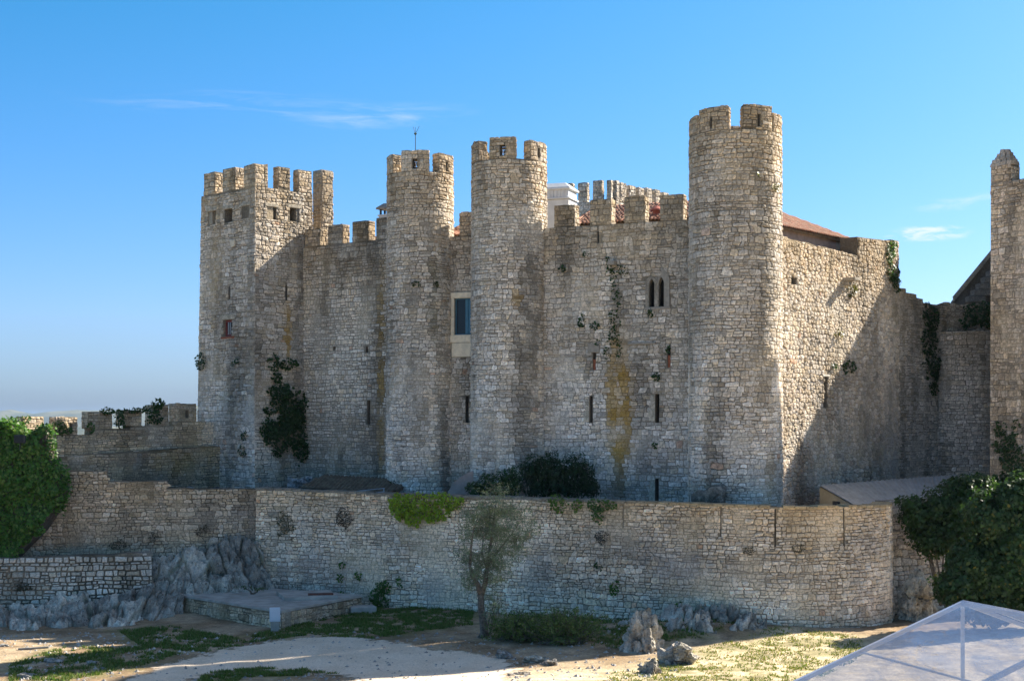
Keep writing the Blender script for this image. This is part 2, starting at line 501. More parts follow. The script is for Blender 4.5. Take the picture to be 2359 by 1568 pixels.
class Masonry:
    """gathers the stones of one thing; the largest in the picture become objects, the others one part"""
    def __init__(s, root, limit=300, behind=True): s.root = root; s.items = []; s.limit = limit; s.behind = behind
    def lay(s, face, u0, u1, z0, top, w=.42, h=.24, opens=(), parent=None, shade=None, depth=(.02, .06), gap=.016, jit=.29, bare=0.35, mix=None, bright=1.0, split=.14, style='coursed'):
        tf = top if callable(top) else (lambda u, t=top: t)
        zmax = max(tf(u) for u in np.linspace(u0, u1, 60)) if callable(top) else top
        w, h = w * .76, h * .78
        cells = (stones_coursed if style == 'coursed' else stones_2d)(u0, u1, z0, zmax, tf, w, h, opens, jit, split)
        p = W_MIX if mix is None else np.array(mix, float); p = p / p.sum()
        UZ = []; D = []; meta = []
        for poly in cells:
            c = poly.mean(0)
            q = poly - c; rad = np.hypot(q[:, 0], q[:, 1]); mr = rad.mean()
            if mr < 0.05: continue
            out = []
            n = len(q)
            for i in range(n):
                a, b = q[i], q[(i + 1) % n]
                f = 1 - random.uniform(.0, .20) * min(1.0, max(0.0, (rad[i] / mr - 0.9) * 2.2))
                out.append(a * f)
                if np.hypot(*(b - a)) > 1.15 * mr: out.append((a + b) / 2 * random.uniform(.97, 1.05))
            q = np.array(out)
            gx = gap * random.uniform(.5, 1.5); ex = np.abs(q).max(0) + 1e-6
            ring = q * np.maximum(.55, 1 - gx / ex)
            flat = render_patch(face.seed, c[0], c[1]) * bare
            d = random.uniform(*depth) * (1 - .7 * flat)
            n = len(ring)
            inner = ring * np.random.uniform(.62, .80) 
            UZ.append(np.vstack([c + ring, c + ring, c + inner, c[None, :]]))
            D.append(np.concatenate([np.full(n, -.03), np.full(n, d * .5), d + np.random.uniform(-.012, .012, n), [d + random.uniform(-.01, .015)]]))
            col = STONES[np.random.choice(len(STONES), p=p)]
            col = (col * .8 + SMEAN * .2) * random.uniform(.80, 1.16) * 1.14
            col = col * (1 - flat * .6) + MORTAR * 1.1 * flat * .6
            if shade: col = shade(c[0], c[1], col)
            meta.append((n, col * bright, c))
        if not UZ: return
        lens = [len(a) for a in UZ]
        A = np.vstack(UZ); Dd = np.concatenate(D)
        P = face.at(A[:, 0], A[:, 1], Dd)
        o = 0
        for L, (n, col, c) in zip(lens, meta):
            V = P[o:o + L]; o += L
            fc = [(i, (i + 1) % n, n + (i + 1) % n, n + i) for i in range(n)] + [(n + i, n + (i + 1) % n, 2 * n + (i + 1) % n, 2 * n + i) for i in range(n)] + [(2 * n + i, 2 * n + (i + 1) % n, 3 * n) for i in range(n)]
            r = V[n:2 * n]; px = r[:, 0] / r[:, 1] * F + CX; py = HY - (r[:, 2] - EYE) / r[:, 1] * F
            ar = 0.5 * float(np.sum(px * np.roll(py, 1) - np.roll(px, 1) * py))
            m = (px.mean(), py.mean())
            if not (0 < m[0] < 2359 and 0 < m[1] < 1568): ar = min(ar, 0)
            if s.behind and m[1] > front_wall_py(m[0]): ar = min(ar, 0)
            s.items.append((ar, parent, V, fc, col))
    def finish(s, name='stone'):
        s.items.sort(key=lambda q: -q[0])
        lim = sum(1 for q in s.items[:s.limit] if q[0] > 0)
        for ar, par, V, fc, col in s.items[:lim]:
            link_mesh(name, V, fc, M['stone'], par or s.root, col, tuple(V.mean(0)))
        rest = {}
        for it in s.items[lim:]: rest.setdefault(it[1].name if it[1] else '', (it[1], []))[1].append(it)
        for par, its in rest.values():
            V = np.vstack([q[2] for q in its]); fc = []; cols = []; b = 0
            for q in its:
                fc += [tuple(b + i for i in f) for f in q[3]]; b += len(q[2]); cols.append(np.tile(q[4], (len(q[2]), 1)))
            o = link_mesh('stonework', V, fc, M['stone'], par or s.root, np.vstack(cols))
            o['kind'] = 'stuff'

def core(face, u0, u1, z0, top, thick, name, parent, opens=(), depth=.55, through=False, du=.45, dv=.5, shade=None, steps=(), closed_ends=True, col=None, jag=0.03):
    tf = top if callable(top) else (lambda u, t=top: t)
    ub = list(np.linspace(u0, u1, max(2, int((u1 - u0) / du) + 2))) + [q for o in opens for q in o[:2]]
    for sx in steps: ub += [sx - .004, sx + .004]
    ub = sorted({round(q, 4) for q in ub if u0 - 1e-6 <= q <= u1 + 1e-6})
    zm = max(tf(u) for u in ub)
    vb = sorted({round(q, 4) for q in list(np.linspace(z0, zm, max(2, int((zm - z0) / dv) + 2))) + [q for o in opens for q in o[2:4]]})
    nu, nv = len(ub), len(vb)
    tops = [tf(u) + (jag * fbm(u * 1.7 + z0, zm, 1.1, 3) if jag else 0) for u in ub]
    UU = np.repeat(ub, nv); VV = np.tile(vb, nu); VV = np.minimum(VV, np.repeat(tops, nv))
    Fr = face.at(UU, VV, 0.0); Bk = face.at(UU, VV * 1.0, 0.0)
    x, y, nx, ny = face.xy(UU)
    off = thick + face.b * (face.zr - VV)
    Bk = np.stack([x - nx * thick, y - ny * thick, VV], axis=-1)
    V = [*map(tuple, Fr), *map(tuple, Bk)]; nb = len(Fr); fc = []
    def inside(i, j):
        um = (ub[i] + ub[i + 1]) / 2; vm = (vb[j] + vb[j + 1]) / 2
        return any(o[0] < um < o[1] and o[2] < vm < o[3] for o in opens)
    for i in range(nu - 1):
        for j in range(nv - 1):
            if vb[j] >= min(tops[i], tops[i + 1]) - 1e-5 and vb[j] >= max(tops[i], tops[i + 1]) - 1e-5: continue
            a, b = i * nv + j, (i + 1) * nv + j
            ins = inside(i, j)
            if not ins: fc.append((a, b, b + 1, a + 1))
            if not (ins and through): fc.append((nb + a + 1, nb + b + 1, nb + b, nb + a))
        a, b = i * nv + nv - 1, (i + 1) * nv + nv - 1
        fc.append((a, b, nb + b, nb + a))
        a, b = i * nv, (i + 1) * nv
        fc.append((b, a, nb + a, nb + b))
    if closed_ends:
        for i, fl in ((0, 0), (nu - 1, 1)):
            for j in range(nv - 1):
                if vb[j] >= tops[i]: continue
                a = i * nv + j
                fc.append((a, a + 1, nb + a + 1, nb + a) if not fl else (a + 1, a, nb + a, nb + a + 1))
    cc = []
    for u, v in zip(UU, VV):
        rp_ = render_patch(face.seed, u, v)
        c = (JOINT * (1 - .75 * rp_) + MORTAR * .75 * rp_) * (1 + .12 * fbm(u * .8, v * .8, 9.0, 3))
        cc.append(shade(u, v, c) if shade else c)
    cc = np.array(cc); cc = np.vstack([cc, cc])
    extra_c = []
    for o in opens:
        dp = thick if through else depth
        for (ua, va), (uc, vc) in (((o[0], o[2]), (o[1], o[2])), ((o[1], o[2]), (o[1], o[3])), ((o[1], o[3]), (o[0], o[3])), ((o[0], o[3]), (o[0], o[2]))):
            b = len(V)
            q = [face.at(ua, va, 0), face.at(uc, vc, 0), face.at(uc, vc, -dp), face.at(ua, va, -dp)]
            V += [tuple(map(float, k)) for k in q]; fc.append((b, b + 1, b + 2, b + 3)); extra_c += [np.array((.22, .19, .15))] * 4
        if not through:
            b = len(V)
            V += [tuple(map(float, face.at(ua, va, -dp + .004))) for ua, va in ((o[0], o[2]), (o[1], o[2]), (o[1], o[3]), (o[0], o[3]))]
            fc.append((b, b + 1, b + 2, b + 3)); extra_c += [np.array((.015, .014, .013))] * 4  # near-black back paints in the unlit depth of the opening
    if extra_c: cc = np.vstack([cc, np.array(extra_c)])
    return link_mesh(name, V, fc, M['mortar'], parent, np.clip(cc, 0.004, 1))

def merlon(ms, face, u0, u1, z0, z1, thick, slit=None, shade=None, back=False, w=.42, h=.24, mix=None, bright=1.0, jagtop=0.08, stones_on=('f', 'l', 'r')):
    opens = [slit] if slit else []
    m = core(face, u0, u1, z0, z1, thick, 'merlon', ms.root, opens, through=True, du=.2, dv=.5, shade=shade, jag=jagtop)
    fx = lambda u, d: tuple(face.at(u, z1, d)[:2])
    kw = dict(parent=m, shade=shade, mix=mix, bright=bright, gap=.015, jit=.10, bare=.2, depth=(.02, .05), split=.05)
    tj = lambda u: z1 + .09 * fbm(u * 2.4 + u0 * 5, z1, 4.4, 3)
    if 'f' in stones_on: ms.lay(face, u0, u1, z0, tj, w, h, opens, **kw)
    if 'r' in stones_on:
        f = line_face(fx(u1, 0), fx(u1, -thick)); ms.lay(f, 0, f.L, z0, z1, w, h, **kw)
    if 'l' in stones_on:
        f = line_face(fx(u0, -thick), fx(u0, 0)); ms.lay(f, 0, f.L, z0, z1, w, h, **kw)
    if back:
        f = line_face(fx(u1, -thick), fx(u0, -thick)); ms.lay(f, 0, f.L, z0, z1, w, h, **kw)
    return m

def smooth01(x): x = min(1.0, max(0.0, x)); return x * x * (3 - 2 * x)
def weather(top, ramp_h=5.0, stains=(), top_tint=(.86, .80, .70), low_tint=(1.10, 1.11, 1.14), seed=0.0, zlow=6.0, contrast=.25, dark=.36):
    """weathering that belongs to the wall: browner at the top, cleaner lower down, dark runs and lichen at given places"""
    tt, lt = np.array(top_tint), np.array(low_tint)
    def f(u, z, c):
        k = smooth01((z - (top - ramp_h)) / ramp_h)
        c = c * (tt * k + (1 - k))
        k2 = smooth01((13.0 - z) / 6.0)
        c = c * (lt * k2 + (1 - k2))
        c = c * (1 + contrast * fbm(u * .35 + seed, z * .16, seed * 1.7, 4))
        dk = smooth01(2.6 * fbm(u * .75 + seed * 3, z * .13, seed + 4, 5) - .25)
        c = c * (1 - dark * dk) * (np.array((1, .985, .95)) if dk > .2 else 1)
        pl = smooth01(2.4 * fbm(u * .5 + seed * 5, z * .3, seed + 9, 4) - .4)
        c = c * (1 - .4 * pl) + np.array((.70, .64, .55)) * .4 * pl * (1 if c[0] > .3 else .6)
        for (su, sz, ru, rz, col, st) in stains:
            q = ((u - su) / ru) ** 2 + ((z - sz) / rz) ** 2
            k = smooth01(1.25 - q) * st * min(1.0, max(0.15, .75 + 1.1 * fbm(u * 1.6 + seed, z * .7, 5.0, 4)))
            c = c * (1 - k) + np.array(col) * k
        return c
    return f

DARK, LICHEN, MOSS = (.15, .135, .11), (.40, .235, .035), (.06, .07, .03)
def opening_parts(root, face, o, items): pass

# ================================================================== SETTING: ground, far land
def ground_z(x, y):
    r = .10 * fbm(x * .12, y * .12, 0, 4) + .03 * fbm(x * .9, y * .9, 2, 3)
    r += .45 * math.exp(-(((x - 7.5) / 4) ** 2 + ((y - 60.2) / 2.0) ** 2))
    r -= .25 * math.exp(-(((x + 6) / 7) ** 2 + ((y - 52.5) / 2.5) ** 2))
    return r
def in_poly(x, y, poly):
    c = False; n = len(poly)
    for i in range(n):
        (x1, y1), (x2, y2) = poly[i], poly[i - 1]
        if (y1 > y) != (y2 > y) and x < (x2 - x1) * (y - y1) / (y2 - y1) + x1: c = not c
    return c
def seg_dist(x, y, poly):
    P = np.array(poly); Q = np.roll(P, -1, axis=0); d = Q - P; v = np.array((x, y)) - P
    t = np.clip((v * d).sum(1) / (d * d).sum(1), 0, 1)
    return float(np.min(np.hypot(*(v - d * t[:, None]).T)))
def gpoly(pp): return [ground_pt(a, b)[:2] for a, b in pp]
PATH = gpoly([(250, 1600), (330, 1548), (450, 1512), (560, 1486), (690, 1470), (800, 1466), (900, 1478), (1010, 1494), (1110, 1500), (1190, 1520), (1150, 1600), (830, 1640), (840, 1575), (790, 1548), (700, 1532), (560, 1536), (470, 1552), (400, 1600)])
GRASSY = [gpoly(q) for q in (
    [(270, 1450), (400, 1440), (560, 1470), (700, 1430), (850, 1400), (1000, 1402), (1090, 1410), (1090, 1440), (980, 1452), (860, 1470), (700, 1466), (600, 1475), (480, 1500), (330, 1490)],
    [(20, 1530), (150, 1490), (330, 1490), (420, 1505), (300, 1540), (150, 1568), (20, 1568)],
    [(440, 1590), (470, 1550), (560, 1533), (700, 1528), (780, 1540), (690, 1548), (560, 1556), (490, 1600)],
    [(1180, 1405), (1500, 1415), (1760, 1440), (1620, 1475), (1420, 1490), (1130, 1470)])]
DRY = gpoly([(1400, 1550), (1560, 1500), (1690, 1478), (1800, 1452), (1980, 1466), (2000, 1500), (1830, 1600), (1300, 1600)])

xs = np.concatenate([-np.geomspace(9000, 34, 26), np.arange(-33, 42.01, .22), np.geomspace(43, 9000, 26)])
ys = np.concatenate([[-9000, -3000, -1000, -400, -150, -60, -20, 5, 20, 34], np.arange(40, 72.01, .2), np.geomspace(74, 16000, 36)])
V = []; cols = []
SOIL, SOIL2, GRN, DRYC, STRAW = (np.array(c) for c in ((.26, .18, .105), (.39, .295, .19), (.12, .15, .035), (.48, .385, .20), (.56, .45, .29)))
for y in ys:
    for x in xs:
        far = max(0.0, y - 100, abs(x) - 60, -60 - y)
        z = ground_z(x, y) if far == 0 else 0.0
        z -= 62 * smooth01(far / 400.0)
        if far > 900: z += 7 * fbm(x / 900, y / 900, 0, 3)
        c = SOIL * (1 - .5) + SOIL2 * .5
        if far == 0:
            k = smooth01(.5 + 1.6 * fbm(x * .35, y * .35, 7, 4)); c = SOIL * (1 - k) + SOIL2 * k
            k3 = max(smooth01((50 - y - .55 * (-x - 4)) / 4), smooth01((47 - y) / 4)); c = c * (1 - k3) + (STRAW * (1 - .5 * k) + np.array((.58, .49, .35)) * .5 * k) * k3  # paler on the sunlit side and out of view, to bounce light onto walls
            if 40 < y < 72:
                g = 0.0
                for poly in GRASSY:
                    d = seg_dist(x, y, poly)
                    g = max(g, smooth01((d if in_poly(x, y, poly) else -d) / 2.2 + .55))
                g *= smooth01(.42 + 2.4 * fbm(x * .8, y * .8, 4, 4))
                c = c * (1 - .85 * g) + GRN * .85 * g
                d = seg_dist(x, y, DRY); k = smooth01((d if in_poly(x, y, DRY) else -d) / 1.6 + .5)
                s = smooth01(.5 + 1.8 * fbm(x * .9, y * .9, 11, 4))
                c = c * (1 - k) + (STRAW * (1 - .6 * s) + np.array((.17, .165, .055)) * .6 * s) * k
        else:
            k = smooth01(.5 + 2 * fbm(x / 260, y / 260, 3, 4)); c = np.array((.10, .11, .045)) * (1 - k) + np.array((.05, .07, .03)) * k
        V.append((x, y, z)); cols.append(c)
nx = len(xs)
Q = np.array([(j * nx + i, j * nx + i + 1, (j + 1) * nx + i + 1, (j + 1) * nx + i) for j in range(len(ys) - 1) for i in range(nx - 1)])
m, t, p, o = new_mat('earth')
a = t.n('ShaderNodeAttribute', attribute_name='tint').outputs['Color']
c = t.mix(1.0, a, t.ramp(t.noise(1.4, 7, 0.7, t.pos()), .25, .75, .62, 1.4), 'MULTIPLY')
c = t.mix(1.0, c, t.ramp(t.noise(11, 4, 0.7, t.pos()), .3, .7, .75, 1.25), 'MULTIPLY')
c = t.mix(t.math('MULTIPLY', t.ramp(t.noise(6.0, 3, .5, t.pos()), .66, .72), .5), c, (.45, .42, .37))
t.put(p.inputs['Base Color'], c); p.inputs['Roughness'].default_value = .95; p.inputs['Specular IOR Level'].default_value = .15
t.put(p.inputs['Normal'], t.bump(t.noise(5, 7, .7, t.pos()), .8, .08))
M['earth'] = m
tag(link_mesh('ground', V, Q, M['earth'], None, np.array(cols), smooth=True), kind='structure')

# trodden path: a thin sheet over the ground with a ragged edge
m, t, p, o = new_mat('path_gravel')
a = t.n('ShaderNodeAttribute', attribute_name='edge').outputs['Fac']
al = t.ramp(t.math('ADD', a, t.math('MULTIPLY', t.math('SUBTRACT', t.noise(1.3, 6, .7, t.pos()), .5), 1.6)), .35, .62)
c = t.mix(t.ramp(t.noise(.8, 5, .6, t.pos()), .35, .65), (.66, .53, .385), (.74, .61, .46))
c = t.mix(1.0, c, t.ramp(t.noise(14, 5, .7, t.pos()), .3, .7, .8, 1.18), 'MULTIPLY')
t.put(p.inputs['Base Color'], c); p.inputs['Roughness'].default_value = .95; p.inputs['Specular IOR Level'].default_value = .15
t.put(p.inputs['Normal'], t.bump(t.noise(9, 6, .7, t.pos()), .5, .04))
t.put(p.inputs['Alpha'], al)
M['path'] = m
px_, py_ = np.arange(-19, 5, .25), np.arange(44, 63, .25)
V = []; ed = []
for y in py_:
    for x in px_:
        d = seg_dist(x, y, PATH); d = d if in_poly(x, y, PATH) else -d
        V.append((x, y, ground_z(x, y) + .022)); ed.append(d)
ed = np.array(ed)
nx = len(px_)
Q = np.array([q for q in ((j * nx + i, j * nx + i + 1, (j + 1) * nx + i + 1, (j + 1) * nx + i) for j in range(len(py_) - 1) for i in range(nx - 1)) if max(ed[list(q)]) > -.8])
po = link_mesh('path', V, Q, M['path'], smooth=True)
at2 = po.data.attributes.new('edge', 'FLOAT', 'POINT'); at2.data.foreach_set('value', np.clip(ed / 1.6 + .5, 0, 1).astype(np.float32))
tag(po, kind='structure')

# raised ground inside the outer wall
V = [(-26, 71, 4.2), (-12.5, 71.4, 4.5), (-5.5, 68.9, 4.5), (.6, 66.4, 4.5), (6.3, 63.9, 4.5), (10.7, 61.9, 4.5), (12.6, 61.8, 4.5), (14.2, 62.3, 4.5), (15.2, 63.2, 4.5), (16.4, 66, 4.5), (22, 70, 4.5), (40, 75, 4.6), (40, 110, 4.6), (-26, 110, 4.6)]
tag(MB().add(V, [tuple(range(len(V)))]).build('courtyard_ground', M['earth'], cols=(.13, .105, .075)), kind='structure')

# far hills
m, t, p, o = new_mat('far_hills')
c = t.mix(t.ramp(t.noise(.006, 6, .65, t.pos()), .4, .6), (.045, .06, .03), (.11, .11, .06))
t.put(p.inputs['Base Color'], c); p.inputs['Roughness'].default_value = 1.0
M['hills'] = m
def hills(Y0, x0, x1, zb, zt, seed, depth=900):
    xs = np.linspace(x0, x1, 260); V = []; n = len(xs)
    for k in range(7):
        f = k / 6
        for x in xs:
            pr = math.sin(math.pi * f) ** .8
            hh = (zt - zb) * (.62 + .55 * fbm(x / 1500 + seed, seed, 0, 5) + .10 * fbm(x / 160, seed, 1, 3)) * pr
            V.append((x, Y0 + depth * f, zb + max(0, hh)))
    Qs = np.array([(j * n + i, j * n + i + 1, (j + 1) * n + i + 1, (j + 1) * n + i) for j in range(6) for i in range(n - 1)])
    return tag(link_mesh('hills', V, Qs, M['hills'], smooth=True), kind='structure')
hills(7200, -8000, 7000, -75, 112, 2.2)
hills(4300, -5200, 4200, -75, -6, 5.1, 500)

# ================================================================== CASTLE
# square tower -----------------------------------------------------
K = (X_(587, 77.5), 77.5)
q = 5.2 / math.sqrt(2)
SQL = line_face((K[0] - q, K[1] + q), K, batter=.012, zref=22)
SR_ = 3.85 / math.sqrt(2)
SQR = line_face(K, (K[0] + SR_, K[1] + SR_), batter=.012, zref=22)
SQL.me = SQL.ms = SQR.ms = SQR.me = 1.0
sq = thing('square_tower', 'tall square stone tower with battlements at the left end of the castle', 'tower', (K[0], K[1] + q, 4.5))
ms = Masonry(sq, 300)
ZC = 21.5
shL = weather(22.5, 5, [(3.2, 14, .5, 6, DARK, .45), (1.4, 17, .4, 4, LICHEN, .3), (4.9, 17, .25, 6, DARK, .4)], seed=1.0)
shR = weather(22.5, 5, [(3.0, 12.5, .6, 6, DARK, .6), (2.1, 13.8, .18, 2.2, LICHEN, .8), (3.3, 8, 1.5, 3, DARK, .4)], seed=2.0, low_tint=(.98, .96, .94))
holes_l = [SQL.rect(l, r, t, b) for l, r, t, b in ((481, 498, 487, 517), (518, 536, 482, 512), (558, 574, 475, 503))]
win_l = SQL.rect(519, 537, 737, 775)
slit_l = SQL.rect(529, 533.5, 660, 690)
holes_r = [SQR.rect(l, r, t, b) for l, r, t, b in ((615, 636, 477, 506), (667, 688, 480, 510))]
slit_r = SQR.rect(655.5, 659.5, 658, 692)
opl = holes_l + [win_l, slit_l]; opr = holes_r + [slit_r]
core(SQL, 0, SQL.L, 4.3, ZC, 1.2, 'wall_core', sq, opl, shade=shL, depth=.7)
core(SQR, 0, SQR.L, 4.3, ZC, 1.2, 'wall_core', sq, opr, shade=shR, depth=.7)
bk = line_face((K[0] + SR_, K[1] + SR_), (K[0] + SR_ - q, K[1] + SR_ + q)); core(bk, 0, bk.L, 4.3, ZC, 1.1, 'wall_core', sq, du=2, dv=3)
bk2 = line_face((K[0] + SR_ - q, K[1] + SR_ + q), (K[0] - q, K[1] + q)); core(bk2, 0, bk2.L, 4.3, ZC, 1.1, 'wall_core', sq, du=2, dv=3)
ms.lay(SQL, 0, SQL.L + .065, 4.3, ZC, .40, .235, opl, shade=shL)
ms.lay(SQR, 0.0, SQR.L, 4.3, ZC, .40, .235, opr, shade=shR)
zt = 22.75
mk = [.1, .1, .32, .22, .14, .12, .0, .0]
for l, r in ((470, 494), (513, 541), (562, 587)): merlon(ms, SQL, SQL.u(l), SQL.u(r), ZC, zt + random.uniform(-.05, .05), .6, shade=shL, mix=mk)
for l, r, zz in ((587, 617, zt + .05), (641, 668, zt), (687, 718, zt)):
    merlon(ms, SQR, SQR.u(l) + (.61 if l == 587 else 0), SQR.u(r), ZC, zz, .45, shade=shR, mix=mk)
# pier standing clear at the back corner
pc = (X_(741, 81.6), 81.6); dq = 1 / math.sqrt(2)
PFR = line_face(pc, (pc[0] + .80 * dq, pc[1] + .80 * dq)); PFL = line_face((pc[0] - .8 * dq, pc[1] + .8 * dq), pc)
pm = MB().prism([(pc[0], pc[1], 16), (pc[0] + .8 * dq, pc[1] + .8 * dq, 16), (pc[0], pc[1] + 1.6 * dq, 16), (pc[0] - .8 * dq, pc[1] + .8 * dq, 16)], (0, 0, 7.1)).build('pier', M['mortar'], sq, cols=JOINT * 1.3)
ms.lay(PFR, 0, .84, 17, 23.1, .4, .24, parent=pm, shade=shR, mix=mk); ms.lay(PFL, 0, .8, 17, 23.1, .4, .24, parent=pm, shade=shR, mix=mk)
# red framed window, lintels
f = SQL
def jamb_frame(face, o, root, mat, bw=.07, d0=-.16, dd=.08, bars=0, pane=True, cols=1):
    u0, u1, z0, z1 = o
    P = lambda u, z, d: face.at(u, z, d)
    w = thing_part = MB()
    def bar(ua, ub, za, zb, dA, dB):
        w.add([P(ua, za, dA), P(ub, za, dA), P(ub, zb, dA), P(ua, zb, dA), P(ua, za, dB), P(ub, za, dB), P(ub, zb, dB), P(ua, zb, dB)],
              [(0, 1, 2, 3), (7, 6, 5, 4), (0, 4, 5, 1), (1, 5, 6, 2), (2, 6, 7, 3), (3, 7, 4, 0)])
    bar(u0, u0 + bw, z0, z1, d0, d0 - dd); bar(u1 - bw, u1, z0, z1, d0, d0 - dd)
    bar(u0 + bw, u1 - bw, z0, z0 + bw, d0, d0 - dd); bar(u0 + bw, u1 - bw, z1 - bw, z1, d0, d0 - dd)
    win = w.build('window', mat, root)
    if pane:
        g = MB(); g.add([P(u0 + bw, z0 + bw, d0 - dd * .6), P(u1 - bw, z0 + bw, d0 - dd * .6), P(u1 - bw, z1 - bw, d0 - dd * .6), P(u0 + bw, z1 - bw, d0 - dd * .6)], [(0, 1, 2, 3)])
        g.build('pane', M['glass'], win)
    for k in range(bars):
        x = u0 + bw + (u1 - u0 - 2 * bw) * (k + 1) / (bars + 1)
        MB().tube([P(x, z0 + bw, d0 + .02), P(x, z1 - bw, d0 + .02)], .014, 6).build('bar', M['alu'], win)
    return win
def block(face, u0, u1, z0, z1, d0, d1, name, mat, root, cols=None, bev=.02):
    m_ = MB()
    V = [face.at(u, z, d) for d, e in ((d0, 0), (d1 - bev, 0), (d1, bev)) for u, z in ((u0 + e, z0 + e), (u1 - e, z0 + e), (u1 - e, z1 - e), (u0 + e, z1 - e))]
    m_.add(V, [(3, 2, 1, 0), (8, 9, 10, 11)] + [(b + i, b + (i + 1) % 4, b + 4 + (i + 1) % 4, b + 4 + i) for b in (0, 4) for i in range(4)])
    return m_.build(name, mat, root, cols)
w_ = jamb_frame(SQL, win_l, sq, M['redpaint'], .12, -.12, .1, 2)
w_['label'] = 'small red framed window with iron bars'
block(SQL, win_l[0] - .35, win_l[1] + .35, win_l[3] + .02, win_l[3] + .30, -.02, .06, 'lintel', M['stone'], sq, (.44, .38, .29))
block(SQL, win_l[0] - .2, win_l[1] + .3, win_l[2] - .12, win_l[2] - .01, -.02, .07, 'sill', M['brickred'], sq)
for o_ in holes_r + holes_l: block(SQR if o_ in holes_r else SQL, o_[0] - .15, o_[1] + .15, o_[3] + .01, o_[3] + .2, -.02, .06, 'lintel', M['stone'], sq, (.44, .38, .29))
MB().add([SQL.at(3.1, 18.35, .085), SQL.at(3.45, 18.4, .085), SQL.at(3.42, 18.75, .085), SQL.at(3.05, 18.7, .085), SQL.at(3.1, 18.35, -.02), SQL.at(3.45, 18.4, -.02), SQL.at(3.42, 18.75, -.02), SQL.at(3.05, 18.7, -.02)],
         [(0, 1, 2, 3), (0, 4, 5, 1), (1, 5, 6, 2), (2, 6, 7, 3), (3, 7, 4, 0)]).build('stone', M['ashlar'], sq)
ms.finish()

# round towers -----------------------------------------------------
def round_tower(label, cx, Yc, r, zc, zt, merl, slits, stains, batter, limit=300, seed=0.0, mixw=None, low=(1.12, 1.13, 1.16), top_t=(.84, .77, .66), w=.40, h=.225, extra_open=()):
    c = (X_(cx, Yc), Yc)
    va = math.degrees(math.atan2(c[0], c[1]))          # bearing of the tower from the eye
    face = arc_face(c, r, -va - 118, -va + 118, batter=batter, zref=zc)
    root = thing('round_tower', label, 'tower', (c[0], c[1], 4.4))
    ms = Masonry(root, limit)
    sh = weather(zt, 6, [(face.u(px), face.z(face.u(px), py), ru, rz, col, st) for px, py, ru, rz, col, st in stains], seed=seed, low_tint=low, top_tint=top_t)
    opens = [face.rect(*e) for e in extra_open]
    core(face, 0, face.L, 4.2, zc, r * .45, 'wall_core', root, opens, shade=sh, closed_ends=True)
    b = arc_face(c, r, -va + 118, -va + 242, batter=batter, zref=zc)
    core(b, 0, b.L, 4.2, zc, r * .45, 'wall_core', root, du=1, dv=3)
    # floor of the fighting platform
    MB().add([(c[0] + (r * .8) * math.cos(a), c[1] + (r * .8) * math.sin(a), zc - .3) for a in np.linspace(0, 2 * math.pi, 25)[:-1]], [tuple(range(24))]).build('platform', M['mortar'], root, cols=MORTAR)
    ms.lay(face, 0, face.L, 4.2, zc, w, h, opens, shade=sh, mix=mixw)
    for a0, a1, dz, back in merl:
        f = arc_face(c, r, -va + a0, -va + a1, batter=0, zref=zc)
        sl = None
        for s0, sw, za, zb in slits:
            if a0 < s0 < a1:
                um = (s0 - a0) / (a1 - a0) * f.L; sl = (um - sw / 2, um + sw / 2, za, zb)
        shm = lambda u, z, col, s=sh: s(u + a0 * .03, z, col)
        merlon(ms, f, 0, f.L, zc, zt + dz, .5, sl, shm, back=back, w=.36, h=.24, mix=[.12, .12, .3, .2, .12, .14, .0, .0])
    return root, ms, face, c, va
def asn(px, cx, rp): return math.degrees(math.asin(max(-1, min(1, (px - cx) / rp))))

ra, msa, FA, cA, vaA = round_tower('slim round tower carrying the weather vane, left of the other two round towers', 968, 74.5, 1.70, 21.5, 22.5,
    [(-97, -56, -.02, True), (asn(926, 968, 75), asn(988, 968, 75), .08, True), (asn(1010, 968, 75), 88, .0, True), (209, 238, -.1, True)],
    [(asn(956, 968, 75), .26, 21.62, 22.12), (asn(1028, 968, 75), .16, 21.62, 22.1)],
    [(952, 700, .35, 3.5, DARK, .5), (1000, 690, .3, 2.5, MOSS, .6), (1020, 900, .5, 6, DARK, .55), (960, 905, .6, 3.2, DARK, .5), (985, 560, .3, 1.5, DARK, .5)], .004, seed=3.0)
MB().add([FA.at(u, z, .09) for u, z in ((FA.u(1003), 18.35), (FA.u(1012), 18.3), (FA.u(1015), 18.6), (FA.u(1011), 18.75), (FA.u(1004), 18.68))], [(0, 1, 2, 3, 4)]).build('stone', M['greystone'], ra)
msa.finish()
rb, msb, FB, cB, vaB = round_tower('round tower in the middle between the vane tower and the tallest tower', 1173, 72.5, 1.88, 21.75, 22.75,
    [(-98, asn(1104, 1173, 85), .02, True), (asn(1129, 1173, 85), asn(1189, 1173, 85), .06, True), (asn(1220, 1173, 85), 86, -.02, True), (211, 240, -.2, True)],
    [(asn(1158, 1173, 85), .28, 21.9, 22.42), (asn(1240, 1173, 85), .18, 21.9, 22.4)],
    [(1215, 850, .8, 7, DARK, .6), (1205, 590, .6, 2.0, DARK, .5), (1230, 660, .5, 2.5, DARK, .55), (1175, 940, .4, 2.5, DARK, .35), (1190, 690, .2, .6, LICHEN, .6)], .004, seed=4.0)
msb.finish()
